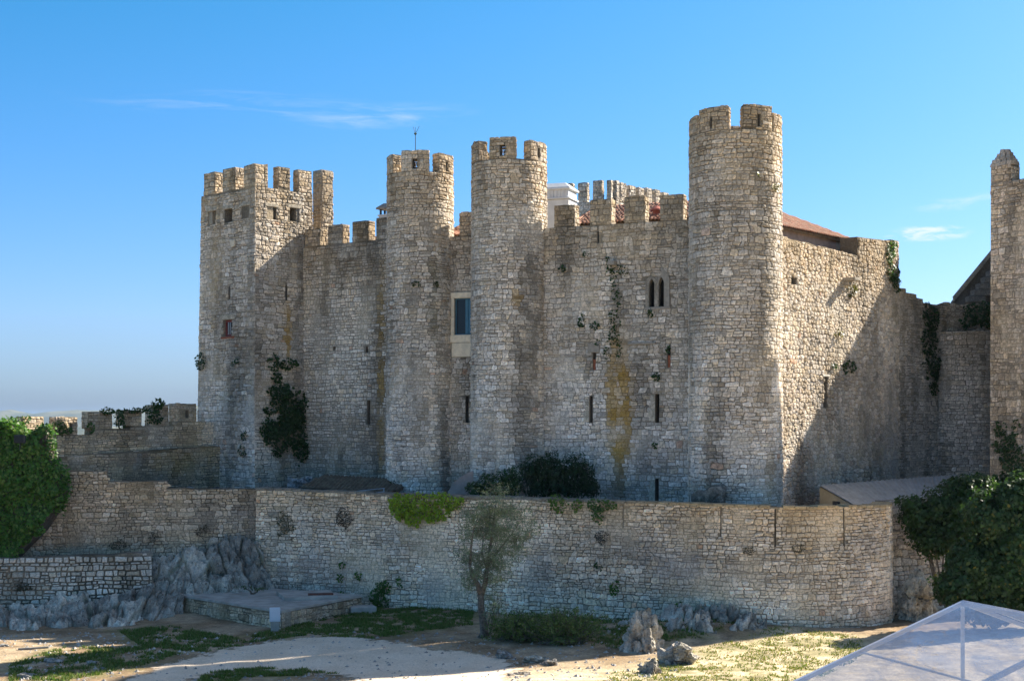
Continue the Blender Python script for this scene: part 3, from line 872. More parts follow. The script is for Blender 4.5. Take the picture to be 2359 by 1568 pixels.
rc, msc, FC, cC, vaC = round_tower('tallest and widest round tower at the right corner of the castle front', 1694, 67.5, 2.13, 22.15, 23.2,
    [(-100, -54, -.18, True), (-51, asn(1678, 1694, 104), .04, True), (asn(1711, 1694, 104), asn(1775, 1694, 104), .08, True), (55, 98, -.15, True), (169, 186, -.15, True)],
    [(asn(1640, 1694, 104), .10, 22.3, 22.75), (asn(1746, 1694, 104), .14, 22.3, 22.85)],
    [(1720, 470, .9, 3, DARK, .3), (1770, 1100, .4, 2.5, (.36, .25, .13), .5), (1625, 1140, .9, 1.0, (.24, .2, .15), .6)], .0035, seed=5.0, low=(1.16, 1.16, 1.18), w=.40, h=.23)
msc.finish()

# curtain wall between the square tower and the vane tower -----------
pS = (K[0] + 3.2 / math.sqrt(2), K[1] + 3.2 / math.sqrt(2))
CW = line_face(pS, cA, batter=.004, zref=19)
cw = thing('curtain_wall', 'long crenellated stone wall between the square tower and the vane tower', 'wall', ((pS[0] + cA[0]) / 2, (pS[1] + cA[1]) / 2, 4.4))
ms = Masonry(cw, 300)
zc1 = 18.45
shw = weather(19.4, 6, [(CW.u(870), 12, .5, 9, DARK, .6), (CW.u(878), 11, .25, 7, LICHEN, .65), (CW.u(800), 7.5, 2.5, 2.5, DARK, .5), (CW.u(740), 14, .8, 3, DARK, .35), (CW.u(840), 17, .8, 2, DARK, .4)], seed=6.0, top_tint=(.72, .66, .57), low_tint=(.98, .97, .95))
op = [CW.rect(*e) for e in ((847, 854, 922, 977), (768, 774, 798, 806), (843, 849, 798, 812))]
core(CW, 0, CW.L, 4.2, zc1, 1.2, 'wall_core', cw, op, shade=shw)
ms.lay(CW, 0, CW.L, 4.2, zc1, .36, .24, op, shade=shw, bare=.75, gap=.024, jit=.16)
for l, r, z in ((703, 737, 19.45), (756, 789, 19.5), (812, 848, 19.55), (867, 905, 19.6)):
    merlon(ms, CW, CW.u(l), CW.u(r), zc1, z, .55, shade=shw, mix=mk)
ms.finish()

# short wall between the two slim towers ----------------------------------
AB = line_face(cA, cB, batter=.004, zref=19)
ab = thing('curtain_wall', 'narrow stone wall with a blue shuttered window between the two slimmer round towers', 'wall', ((cA[0] + cB[0]) / 2, (cA[1] + cB[1]) / 2, 4.4))
ms = Masonry(ab, 300)
zab = 18.3
shab = weather(19.4, 6, [(AB.u(1045), 16, .4, 2, DARK, .5), (AB.u(1060), 7, .8, 4, (.3, .25, .19), .4)], seed=7.0, top_tint=(.78, .7, .6))
wb = AB.rect(1048, 1088, 687, 771)
op = [wb, AB.rect(1073.5, 1080.5, 912, 973)]
core(AB, 0, AB.L, 4.2, zab, 1.1, 'wall_core', ab, op, shade=shab, depth=.6)
keep_out = AB.rect(1040, 1094, 672, 822)
ms.lay(AB, 0, AB.L, 4.2, zab, .36, .235, [keep_out] + op[1:], shade=shab)
merlon(ms, AB, AB.u(1059), AB.u(1100), zab, 19.5, .55, shade=shab, mix=mk)
ms.finish()
u0, u1, z0, z1 = wb; ko = keep_out
block(AB, ko[0], ko[1], z1 + .005, z1 + .30, -.05, .10, 'lintel', M['ashlar'], ab)
block(AB, ko[0], u0 - .003, z0, z0 + (z1 - z0) * .48, -.05, .09, 'jamb', M['ashlar'], ab)
block(AB, ko[0] + .02, u0 - .003, z0 + (z1 - z0) * .49, z1, -.05, .09, 'jamb', M['ashlar'], ab)
block(AB, ko[0] - .02, ko[1], z0 - .40, z0 - .005, -.05, .13, 'sill', M['ashlar'], ab)
block(AB, ko[0] + .06, ko[1], ko[2], z0 - .41, -.05, .10, 'apron', M['ashlar'], ab)
win = jamb_frame(AB, (u0, u1, z0, z1), ab, M['blue'], .05, -.10, .06, 0)
for ua, ub_ in ((u0 + (u1 - u0) * .56, u0 + (u1 - u0) * .735), (u0 + (u1 - u0) * .745, u1 - .06)):
    block(AB, ua, ub_, z0 + .06, z1 - .06, -.13, -.085, 'shutter', M['blue'], win)

# wall between the middle tower and the tallest tower ------------------------
BC = line_face(cB, cC, batter=.003, zref=19)
bc = thing('curtain_wall', 'broad wall with a twin lancet window and an orange lichen streak left of the tallest tower', 'wall', ((cB[0] + cC[0]) / 2, (cB[1] + cC[1]) / 2, 4.4))
ms = Masonry(bc, 300)
zbc = 18.45
pu = BC.u
shbc = weather(19.4, 5, [(pu(1428), 9.2, .75, 4.6, LICHEN, .9), (pu(1440), 14.2, .7, 2.8, DARK, .45), (pu(1420), 15, .3, 2.2, DARK, .6), (pu(1500), 6.2, 1.5, 2, DARK, .4), (pu(1420), 5.6, .9, 1.5, DARK, .55), (pu(1560), 17, 1.2, 2.4, DARK, .5), (pu(1300), 17.5, 1.2, 1.5, DARK, .4), (pu(1575), 10, .5, 6, DARK, .3)], seed=8.0, low_tint=(1.12, 1.14, 1.2), top_tint=(.74, .69, .6))
wl = BC.rect(1496.5, 1508.5, 642, 707); wr = BC.rect(1518.5, 1531, 638, 706)
surround = (wl[0] - .18, wr[1] + .28, wl[2] - .03, wl[3] + .10)
op = [wl, wr] + [BC.rect(*e) for e in ((1358.5, 1366, 912, 974), (1510, 1519, 907, 973), (1510, 1518, 1102, 1162), (1376, 1380, 533, 560), (1366, 1373, 812, 852), (1538, 1545, 800, 846))]
core(BC, 0, BC.L, 4.2, zbc, 1.2, 'wall_core', bc, op, shade=shbc, depth=.45)
ms.lay(BC, 0, BC.L, 4.2, zbc, .39, .23, [surround] + op[2:], shade=shbc)
for l, r, z in ((1277, 1323, 19.55), (1360, 1407, 19.7), (1439, 1485, 19.72), (1521, 1572, 19.7)):
    merlon(ms, BC, BC.u(l), BC.u(r), zbc, z, .6, shade=shbc, mix=mk)
ms.finish()
def lancet_surround(face, o, u_out, side, name, mat, root, extra_top=0.0, dp=.085):
    """dressed stone beside and over one pointed light: outer edge u_out, pointed inner edge"""
    u0, u1, z0, z1 = o; um = (u0 + u1) / 2; hw = (u1 - u0) / 2; spring = z1 - hw * 2.3
    inner = [(u0 if side < 0 else u1, z0), (u0 if side < 0 else u1, spring)]
    for k in range(1, 7):
        a = k / 6; inner.append(((u0 + hw * a ** 1.6) if side < 0 else (u1 - hw * a ** 1.6), spring + (z1 - spring) * (a ** .8)))
    outer = [(u_out, z0), (u_out, spring), (u_out, spring + .22)] + [(u_out + (um - u_out) * a, spring + .22 + (z1 + .16 + extra_top - spring - .22) * a ** .75) for a in (.25, .5, .8, 1.0)]
    while len(outer) < len(inner): outer.append(outer[-1])
    m_ = MB(); n = len(inner)
    V = [face.at(*p_, dp) for p_ in inner] + [face.at(*p_, dp) for p_ in outer[:n]] + [face.at(*p_, -.3) for p_ in inner] + [face.at(*p_, -.03) for p_ in outer[:n]]
    fc = []
    for i in range(n - 1):
        fc += [(i, i + 1, n + i + 1, n + i), (i, 2 * n + i, 2 * n + i + 1, i + 1), (n + i, n + i + 1, 3 * n + i + 1, 3 * n + i)]
    m_.add(V, fc)
    return m_.build(name, mat, root, (.31, .27, .215))
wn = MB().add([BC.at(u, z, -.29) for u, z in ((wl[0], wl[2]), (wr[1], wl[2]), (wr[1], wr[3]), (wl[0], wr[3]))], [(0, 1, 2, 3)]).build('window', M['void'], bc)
wn['label'] = 'twin pointed lancet window with pale stone surround'
um = (wl[1] + wr[0]) / 2
lancet_surround(BC, wl, surround[0], -1, 'jamb', M['stone'], wn)
lancet_surround(BC, wl, um, 1, 'mullion', M['stone'], wn, -.05, .07)
lancet_surround(BC, wr, um + .003, -1, 'mullion', M['stone'], wn, -.05, .075)
lancet_surround(BC, wr, surround[1], 1, 'jamb', M['greystone'], wn, .35, .09)
block(BC, surround[0] - .05, surround[1] + .05, surround[2] - .10, surround[2] + .025, -.02, .10, 'sill', M['greystone'], wn)
for o_ in op[-2:]: block(BC, o_[0] + .003, o_[1] - .003, o_[2] + .003, o_[2] + (o_[3] - o_[2]) * .62, -.3, -.03, 'brick_infill', M['brickred'], bc)
o_ = op[-2]; block(BC, o_[0] - .25, o_[1] + .22, o_[3] + .0, o_[3] + .45, -.02, .09, 'lintel', M['greystone'], bc)
uu = pu(1415); zz = BC.z(uu, 612)
block(BC, uu - .17, uu + .17, zz, zz + .22, -.05, .45, 'water_spout', M['greystone'], bc)
uu = pu(1480); zz = BC.z(uu, 791); block(BC, pu(1449), pu(1512), zz - .05, zz + .06, -.03, .13, 'ledge', M['greystone'], bc)
for o_ in op[2:5]:
    block(BC, o_[0] - .30, o_[0] - .004, o_[2] + .1, o_[2] + .62, -.02, .06, 'jamb', M['stone'], bc, (.50, .44, .34))
    block(BC, o_[0] - .24, o_[0] - .004, o_[2] + .64, o_[3] - .05, -.02, .055, 'jamb', M['stone'], bc, (.47, .41, .32))

# sunlit wall on the right of the tallest tower ----------------------------
e0 = (13.0, 69.3); ed_ = (math.cos(R(50)), math.sin(R(50)))
EA = line_face(e0, (e0[0] + ed_[0] * 13.04, e0[1] + ed_[1] * 13.04), batter=.004, zref=19)
ea = thing('curtain_wall', 'sunlit rubble wall receding to the right of the tallest tower under the red roof', 'wall', (e0[0] + ed_[0] * 6, e0[1] + ed_[1] * 6, 4.4))
ms = Masonry(ea, 300)
us = EA.u(1975)
def top_ea(u):
    if u < us: return 17.75 - .03 * u + .06 * fbm(u * 1.3, 0, 0, 3)
    if u > EA.u(2053): return 18.75
    return 18.5 + .04 * (u - us)
op = [EA.rect(*e) for e in ((1822, 1834, 640, 655), (1896, 1903, 868, 938))]
shea = weather(18.5, 5, [(EA.u(1935), 10, 1.0, 6, DARK, .5), (EA.u(2010), 9, 1.6, 6, DARK, .4), (EA.u(2050), 8, 1.0, 4, (.34, .34, .35), .4), (EA.u(1850), 6, 1.5, 2, (.28, .19, .12), .5)], seed=9.0, top_tint=(.9, .83, .72), low_tint=(.95, .92, .88))
core(EA, 0, EA.L, 4.2, top_ea, 1.0, 'wall_core', ea, op, shade=shea, steps=(us, EA.u(2053)))
ms.lay(EA, 0, EA.L, 4.2, top_ea, .36, .26, op, shade=shea, depth=(.03, .10), jit=.24, style='rubble', bare=.6, mix=[.2, .17, .25, .14, .1, .1, .03, .004])
uu = EA.u(1945); zz = EA.z(uu, 648)
block(EA, uu - .30, uu + .30, zz, zz + .16, -.1, .75, 'corbel', M['greystone'], ea)
block(EA, uu - .20, uu + .18, zz - .22, zz - .003, -.1, .35, 'corbel', M['greystone'], ea)
o_ = op[1]; block(EA, o_[0] - .25, o_[1] + .2, o_[3] + .01, o_[3] + .13, -.02, .11, 'lintel', M['stone'], ea, (.62, .58, .5))
fx = line_face(EA.at(us, 18, 0)[:2] + np.array((-ed_[0], -ed_[1])) * 0, EA.at(us, 18, -1.0)[:2])
ms.finish()

# lower wall stepping down to the small half round turret -------------------
EL = line_face(EA.at(EA.L, 18, -.12)[:2], (e0[0] + ed_[0] * 19.5, e0[1] + ed_[1] * 19.5), batter=.004, zref=16)
elw = thing('curtain_wall', 'lower shaded wall stepping down from the sunlit wall towards the half round turret', 'wall', (float(EL.P[:, 0].mean()), float(EL.P[:, 1].mean()), 4.4))
ms = Masonry(elw, 300)
stp = [EL.u(2087), EL.u(2106), EL.u(2126)]
def top_el(u): return 16.2 - .22 * sum(1 for q_ in stp if u > q_)
shel = weather(16, 4, [(EL.u(2110), 13, .8, 4, DARK, .5)], seed=10.0, low_tint=(1.0, 1.0, 1.03))
core(EL, 0, EL.L, 4.2, top_el, 1.2, 'wall_core', elw, shade=shel, steps=stp)
ms.lay(EL, 0, EL.L, 4.2, top_el, .42, .24, shade=shel, mix=[.25, .25, .12, .06, .16, .08, .08, 0])
ms.finish()
tc_ = (X_(2219, 84.0), 84.0)
tv = math.degrees(math.atan2(*tc_))
TR = arc_face(tc_, 1.74, -tv - 100, -tv + 100, batter=.006, zref=14)
tr_ = thing('half_round_turret', 'small half round turret with ivy at its head beside the keep', 'tower', (tc_[0], tc_[1], 4.4))
ms = Masonry(tr_, 300)
sht = weather(15, 3, [], seed=11.0, low_tint=(1.12, 1.15, 1.2))
core(TR, 0, TR.L, 4.2, 13.95, .8, 'wall_core', tr_, shade=sht)
ms.lay(TR, 0, TR.L, 4.2, 13.95, .42, .24, shade=sht, mix=[.3, .28, .12, .04, .1, .06, .1, 0], jit=.22)
T2 = line_face((X_(2128, 84.4), 84.4), (X_(2330, 84.4), 84.4))
def top_t2(u): return 15.65 + .22 * fbm(u * 1.1, 3, 3, 3) + .2 * smooth01((u - 2) / 2)
core(T2, 0, T2.L, 13.0, top_t2, 1.0, 'wall_core', tr_, shade=sht)
ms.lay(T2, 0, T2.L, 13.0, top_t2, .40, .28, shade=weather(15, 5, [(2.5, 15, 2.2, 1.2, DARK, .6)], seed=12.), jit=.3, style='rubble', depth=(.04, .12))
MB().add([(tc_[0] + 1.6 * math.sin(R(a - tv)), tc_[1] - 1.6 * math.cos(R(a - tv)), 13.93) for a in np.linspace(-100, 100, 16)], [tuple(range(16))]).build('platform', M['mortar'], tr_, cols=MORTAR)
ms.finish()
# stair parapet behind
sp_ = thing('stair_wall', 'sloping stair parapet rising to the keep above the half round turret', 'wall', (X_(2240, 88), 88, 4.4))
P0, P1 = pt(2196, 694, 88), pt(2290, 578, 88)
MB().prism([(P0[0], P0[1], P0[2] - 4), (P1[0], P1[1], P0[2] - 4), P1, P0], (0, .5, 0)).build('wall_core', M['mortar'], sp_, cols=(.17, .155, .13))
cp = MB(); cp.prism([P0, P1, (P1[0], P1[1], P1[2] + .3), (P0[0] - .05, P0[1], P0[2] + .28)], (0, -.25, 0)); cp.build('coping', M['stone'], sp_, cols=(.36, .32, .26))
for k in range(6):
    x = P0[0] + (P1[0] - P0[0]) * (k + 2.2) / 8; z = P0[2] + (P1[2] - P0[2]) * (k + .2) / 8
    MB().box((x + .5, 88.0 - .5, z), (1.0, .8, .36), 0, .03).build('step', M['stone'], sp_, cols=(.2, .185, .16))

# keep at the right edge -----------------------------------------------
k0 = (X_(2283, 73.0), 73.0); k1 = (27.9, 68.1)
KF = line_face(k0, k1, batter=.006, zref=21.5)
kp = thing('keep', 'tall dark keep with a pointed merlon cut by the right edge of the picture', 'tower', (29, 74, 4.4))
ms = Masonry(kp, 300)
zk = 20.9
shk = weather(23, 6, [(1.2, 15, .6, 8, DARK, .5), (2.2, 12, .5, 6, DARK, .5)], seed=13.0, low_tint=(.8, .76, .72), top_tint=(.86, .80, .72))
core(KF, 0, KF.L, 4.2, zk, 1.5, 'wall_core', kp, shade=shk)
ms.lay(KF, 0, 3.6, 4.2, zk, .40, .27, shade=shk, mix=[.1, .12, .22, .16, .26, .14, .0, 0], bare=.8, gap=.018)
KL = line_face((33.0, 79.0), k0); core(KL, 0, KL.L, 4.2, zk, 1.2, 'wall_core', kp, du=1.5, dv=1.5, shade=shk)
ms.lay(KL, KL.L - 3.0, KL.L, 4.2, zk, .40, .27, shade=shk)
KR = line_face(k1, (38, 74.5)); core(KR, 0, KR.L, 4.2, zk, 1.2, 'wall_core', kp, du=2, dv=2)
KB = line_face((38, 74.5), (33, 79.0)); core(KB, 0, KB.L, 4.2, zk, 1.2, 'wall_core', kp, du=2, dv=2)
MB().add([(*k0, zk - .4), (*k1, zk - .4), (38, 74.5, zk - .4), (33, 79, zk - .4)], [(0, 1, 2, 3)]).build('platform', M['mortar'], kp, cols=MORTAR)
ua, ub_ = 0.0, KF.u(2329)
for a, b in ((ua, ub_),):
    mm = merlon(ms, KF, a, b, zk, 21.75, .7, shade=shk, mix=[.1, .12, .3, .2, .16, .12, 0, 0], h=.26)
    capm = MB(); zc_ = 21.72
    for lv in range(5):
        f_ = lv / 5; ins = .02 + .34 * f_ ** 1.1; wd_ = (b - a); nb = 4 - lv // 2
        lo, hi = a - .05 + wd_ * .42 * f_ ** 1.2, b + .05 - wd_ * .34 * f_ ** 1.2
        for k_ in range(nb):
            ca_, cb_ = lo + (hi - lo) * k_ / nb, lo + (hi - lo) * (k_ + 1) / nb - .015
            e_ = lambda: random.uniform(-.03, .03)
            dz_ = .17 + random.uniform(-.03, .04)
            capm.add([KF.at(u_ + e_(), z_ + e_() * .6, d_ + e_()) for z_, sh_ in ((zc_, 0), (zc_ + dz_, .035)) for u_, d_ in ((ca_ + sh_, .07 - ins - sh_), (cb_ - sh_, .07 - ins - sh_), (cb_ - sh_, -.72 + ins + sh_), (ca_ + sh_, -.72 + ins + sh_))],
                     [(3, 2, 1, 0), (4, 5, 6, 7), (0, 1, 5, 4), (1, 2, 6, 5), (2, 3, 7, 6), (3, 0, 4, 7)])
        zc_ += .165
    capm.build('cap', M['stone'], mm, cols=(.46, .385, .30))['kind'] = 'stuff'
ms.finish()
# unseen shadow casters added beyond the frame, parented to the keep
UPP = [(25.78, 71.3), (27.95, 68.05), (37.9, 74.4), (35.0, 77.4), (27.2, 74.3)]
MB().prism([(x, y, zk - .3) for x, y in UPP], (0, 0, 12.5)).build('shadow_block', M['mortar'], kp, cols=(.4, .34, .26))  # unseen mass added to shade the path and foreground
MB().prism([(31, 77.6, 4.3), (31, 77.6, 19.4), (31, 86, 27.2), (31, 86, 4.3)], (1.2, 0, 0)).build('shadow_slope', M['mortar'], kp, cols=(.4, .34, .26))  # added out of view, sloped to cast the diagonal shadow on the sunlit wall
MB().prism([(31.2, 86.1, 4.3), (32.4, 86.1, 4.3), (37.2, 97, 4.3), (36, 97, 4.3)], (0, 0, 22.5)).build('shadow_wall', M['mortar'], kp, cols=(.4, .34, .26))  # unseen, added to hold the lower wall in shadow

# distant inner tower with battlements behind the roofs ---------------------
rk = thing('inner_tower', 'distant battlemented inner tower showing above the roofs behind the broad wall', 'tower', (X_(1400, 97), 97, 4.4))
ms = Masonry(rk, 300)
kc = (X_(1409, 95), 95.0)
RL = line_face((X_(1240, 98.0), 98.0), kc); RR = line_face(kc, (X_(1560, 101.6), 101.6))
for f in (RL, RR):
    core(f, 0, f.L, 17, 23.4, .8, 'wall_core', rk, du=1, dv=1)
    ms.lay(f, 0, f.L, 18, 23.4, .42, .28)
for l, r in ((1258, 1290), (1297, 1323), (1332, 1357), (1366, 1391), (1398, 1409)): merlon(ms, RL, RL.u(l), RL.u(l + .78 * (r - l)), 23.4, 24.75 + random.uniform(-.05, .1), .36, mix=mk)
for l, r in ((1412, 1421), (1425, 1443), (1446, 1464), (1467, 1483), (1486, 1502), (1506, 1521), (1524, 1540)): merlon(ms, RR, RR.u(l) + (.37 if l == 1412 else .22 * (RR.u(r) - RR.u(l))), RR.u(r) + (.3 if l == 1412 else 0), 23.4, 24.7 + random.uniform(-.05, .1), .36, mix=mk)
ms.finish()

# ================================================================== ROOFS, CHIMNEYS
def tile_mesh(mat='tile'):
    V = []; n = 6
    for y, rr in ((0, .105), (.46, .085)):
        for k in range(n + 1):
            a = math.pi * k / n
            V.append((math.cos(a) * rr, y, math.sin(a) * rr * 1.0))
    for y, rr in ((0, .085),):
        for k in range(n + 1):
            a = math.pi * k / n; V.append((math.cos(a) * rr, y, math.sin(a) * rr * .8 - .004))
    fc = [(k, k + 1, n + 2 + k, n + 1 + k) for k in range(n)] + [(k + 1, k, 2 * n + 2 + k, 2 * n + 3 + k) for k in range(n)]
    me = bpy.data.meshes.new('tile'); me.from_pydata(V, [], fc); me.update()
    me.polygons.foreach_set('use_smooth', [True] * len(me.polygons)); me.materials.append(M[mat])
    return me
m, t, p, o = new_mat('dark_roof_tile')
c = t.mix(t.ramp(t.noise(3.0, 5, .6, t.pos()), .4, .65), (.13, .085, .055), (.20, .145, .09))  # browner and darker than the red roof tile
t.put(p.inputs['Base Color'], c); p.inputs['Roughness'].default_value = .95
M['tile_dark'] = m
TILES = {k_: tile_mesh(k_) for k_ in ('tile', 'tile_dark')}
def tiled_roof(name, label, corners, cat='roof', limit=300, inside=None, vis=None, parent=None, mat='tile'):
    TILE = TILES[mat]
    """corners: eave start, eave end, ridge end, ridge start (world); barrel tiles laid from eave to ridge"""
    A, B, C_, D = [Vector(c) for c in corners]
    root = thing(name, label, cat, A) if parent is None else parent
    ux = (B - A).normalized(); nrm = ux.cross(D - A).normalized()
    if nrm.z < 0: nrm = -nrm
    vy = nrm.cross(ux).normalized()
    if vy.dot(D - A) < 0: vy = -vy
    pl = [((q_ - A).dot(ux), (q_ - A).dot(vy)) for q_ in (A, B, C_, D)]
    b = MB(); b.prism([q_ - nrm * .16 for q_ in (A, B, C_, D)], nrm * .13); b.build('deck', M['tile_dark'], root)
    items = []
    mx_ = max(q_[0] for q_ in pl); mn = min(q_[0] for q_ in pl); my = max(q_[1] for q_ in pl)
    for i in range(int((mx_ - mn) / .2) + 1):
        for j in range(int(my / .36) + 1):
            u, v = mn + i * .2 + .1, j * .36 - .05
            if not in_poly(u, v + .2, pl): continue
            p_ = A + ux * u + vy * v + nrm * random.uniform(0, .02)
            q_ = A + ux * (u + .1) + vy * v
            pc = (p_.x / p_.y * F + CX, HY - (p_.z - EYE) / p_.y * F)
            items.append((pc, p_, u, v))
    items.sort(key=lambda k: (0 if vis is None or vis(k[0]) else 1, k[1].y))
    rest = MB()
    from mathutils import Matrix
    for n_, (pc, p_, u, v) in enumerate(items):
        yaw = random.gauss(0, .035); t_ = (vy + ux * yaw + nrm * .02).normalized(); s_ = t_.cross(nrm).normalized(); n2 = s_.cross(t_)
        mt = Matrix(((s_.x, t_.x, n2.x), (s_.y, t_.y, n2.y), (s_.z, t_.z, n2.z)))
        if n_ < limit and (vis is None or vis(pc)):
            o_ = bpy.data.objects.new('tile', TILE); COL.objects.link(o_); o_.parent = root
            o_.location = p_ - world_loc(root); o_.rotation_euler = mt.to_euler()
        else:
            rest.add([p_ + mt @ q_.co for q_ in TILE.vertices], [tuple(f.vertices) for f in TILE.polygons])
    if rest.V:
        r_ = rest.build('tiling', M[mat], root); r_['kind'] = 'stuff'
    return root
# building under the right hand roof
E0, E1, R0 = Vector(pt(1760, 527, 71.0)), Vector(pt(1968, 549, 78.6)), Vector(pt(1790, 484, 77.0))
R1 = Vector(pt(1958, 543, 79.2))
E0.z = E1.z = 18.65
hs_ = thing('tiled_house', 'house with red tiled roof and pinkish wall behind the sunlit wall', 'house', (14.5, 74, 4.5))
tiled_roof('', '', (E0, E1, E1 + Vector((.02, .1, .02)), Vector((R0.x - 1.2, R0.y - .8, 20.3))), limit=300, parent=hs_)
wd = (E1 - E0).normalized(); wn_ = Vector((wd.y, -wd.x, 0))
a_, b_ = E0 - wn_ * .3, E0 + wd * 8.3 - wn_ * .3
MB().prism([(a_.x, a_.y, 14.5), (b_.x, b_.y, 14.5), (b_.x, b_.y, 18.76), (a_.x, a_.y, 18.76)], tuple(-wn_ * .3)).build('wall', M['plaster'], hs_)
a2, b2 = b_ + wd * .02, b_ + wd * 1.75
MB().prism([(a2.x, a2.y, 14.5), (b2.x, b2.y, 14.5), (b2.x, b2.y, 18.76), (a2.x, a2.y, 18.76)], tuple(-wn_ * .3)).build('wall', M['concrete'], hs_)
# roof behind the broad wall
bw = Vector((BC.N[0][0], BC.N[0][1], 0)); bd = Vector((-bw.y, bw.x, 0))
s0 = Vector((*cB, 0)) + bd * 2.6 - bw * 1.7; s1 = Vector((*cC, 0)) - bd * -.6 - bw * 1.7
s0.z = s1.z = 18.75
GAPS = ((1336, 1362), (1409, 1441), (1486, 1523), (1570, 1600))
tiled_roof('tiled_roof', 'red tiled roof glimpsed between the merlons of the broad wall', (s0, s1, s1 - bw * 3.4 + Vector((0, 0, 1.35)), s0 - bw * 3.4 + Vector((0, 0, 1.35))), limit=300,
           vis=lambda q_: any(a - 3 < q_[0] < b + 3 for a, b in GAPS))
cwN = Vector((CW.N[0][0], CW.N[0][1], 0)); cwD = Vector((-cwN.y, cwN.x, 0))
s0 = Vector((*pS, 18.55)) + cwD * 2.0 - cwN * 1.6; s1 = Vector((*cA, 18.55)) + cwD * 1.2 - cwN * 1.6
tiled_roof('tiled_roof', 'red tiled roof glimpsed between the merlons left of the vane tower', (s0, s1, s1 - cwN * 2 + Vector((0, 0, .6)), s0 - cwN * 2 + Vector((0, 0, .6))), limit=300,
           vis=lambda q_: 786 < q_[0] < 870)
abN = Vector((AB.N[0][0], AB.N[0][1], 0))
s0 = Vector(pt(1020, 540, 75.5)); s1 = Vector(pt(1110, 540, 74.5)); s0.z = s1.z = 18.5
tiled_roof('tiled_roof', 'sliver of red tiled roof between the two slimmer round towers', (s0, s1, s1 - abN * 2 + Vector((0, 0, .8)), s0 - abN * 2 + Vector((0, 0, .8))), limit=300)

# white chimney beside the middle tower
ch = thing('chimney', 'large white chimney with a stepped cap right of the middle round tower', 'chimney', (X_(1285, 77), 77, 17.5))
rz = R(-20)
cxw, cyw = X_(1282, 77.5), 77.5
MB().box((cxw, cyw, 18.8), (1.86, 1.5, 3.7), rz, .02).build('stack', M['white'], ch)
MB().box((cxw, cyw, 20.71), (2.02, 1.66, .10), rz, .02).build('moulding', M['white'], ch)
cp_ = MB(); cp_.box((cxw, cyw, 20.97), (1.8, 1.44, .40), rz, .01); gb = cp_.build('vent_band', M['white'], ch)
for k in range(9):
    a = -.8 + k * .2
    MB().box((cxw + a * math.cos(rz) + .73 * math.sin(rz), cyw + a * math.sin(rz) - .73 * math.cos(rz), 20.97), (.13, .06, .39), rz).build('louvre', M['white'], gb)
MB().box((cxw, cyw, 21.23), (2.04, 1.68, .12), rz, .03).build('cornice', M['white'], ch)
MB().add([(cxw + sx * a * math.cos(rz) - sy * b * math.sin(rz), cyw + sx * a * math.sin(rz) + sy * b * math.cos(rz), z) for a, b, z in ((.98, .80, 21.30), (.62, .42, 21.58)) for sx, sy in ((-1, -1), (1, -1), (1, 1), (-1, 1))],
         [(4, 5, 6, 7), (0, 1, 5, 4), (1, 2, 6, 5), (2, 3, 7, 6), (3, 0, 4, 7)]).build('cap', M['white'], ch)
# small chimney left of the vane tower
c2_ = thing('chimney', 'small white chimney with a dark open top peeping out left of the vane tower', 'chimney', (X_(889, 80), 80, 18.5))
x0 = X_(890, 80)
MB().box((x0, 80, 19.45), (.62, .55, 1.5), R(-30), .02).build('stack', M['white'], c2_)
MB().box((x0, 80, 20.24), (.74, .66, .08), R(-30), .01).build('moulding', M['white'], c2_)
for sx, sy in ((-.24, -.2), (.24, -.2), (.24, .2), (-.24, .2)):
    MB().box((x0 + sx * .866 + sy * .5, 80 - sx * .5 + sy * .866, 20.43), (.09, .09, .30), R(-30)).build('post', M['dark'], c2_)
MB().add([(x0 + sx * a * .866 + sy * a * .5, 80 - sx * a * .5 + sy * a * .866, z) for a, z in ((.42, 20.58), (.42, 20.66), (.12, 20.92)) for sx, sy in ((-1, -1), (1, -1), (1, 1), (-1, 1))],
         [(0, 1, 2, 3), (8, 9, 10, 11)] + [(b + i, b + (i + 1) % 4, b + 4 + (i + 1) % 4, b + 4 + i) for b in (0, 4) for i in range(4)]).build('cap', M['greystone'], c2_)
# terracotta flue
fl = thing('flue', 'terracotta flue with a conical hood between merlons of the broad wall', 'chimney', (X_(1513, 72), 72, 18.3))
x0 = X_(1513, 72.0)
MB().tube([(x0, 72, 18.3), (x0, 72, 19.35)], .19, 14).build('pipe', M['terracotta'], fl, smooth=False)
MB().tube([(x0, 72, 19.36), (x0, 72, 19.44), (x0, 72, 19.62)], [.33, .31, .05], 14).build('hood', M['terracotta'], fl)
# weather vane
wv = thing('weather_vane', 'thin green weather vane standing on the slim round tower', 'weather vane', (X_(957, 74.3), 74.3, 21.2))
x0 = X_(957, 74.3); M['vane'] = mat_plain('verdigris_iron', (.05, .09, .085), .6, .2, 9, 0)
MB().tube([(x0, 74.3, 21.2), (x0, 74.3, 23.7)], [.028, .02], 6).build('pole', M['vane'], wv)
MB().tube([(x0, 74.3, 23.62), (x0, 74.3, 23.70), (x0, 74.3, 23.74)], [.03, .09, .03], 8).build('hub', M['vane'], wv)
for dx in (-.12, .0, .2): MB().tube([(x0, 74.3, 23.7), (x0 + dx * .5, 74.3, 23.86), (x0 + dx, 74.3, 24.02 + abs(dx) * .3)], .011, 5).build('prong', M['vane'], wv)
MB().tube([(x0, 74.3, 22.78), (x0 - .2, 74.25, 22.5)], .015, 5).build('stay', M['vane'], wv)

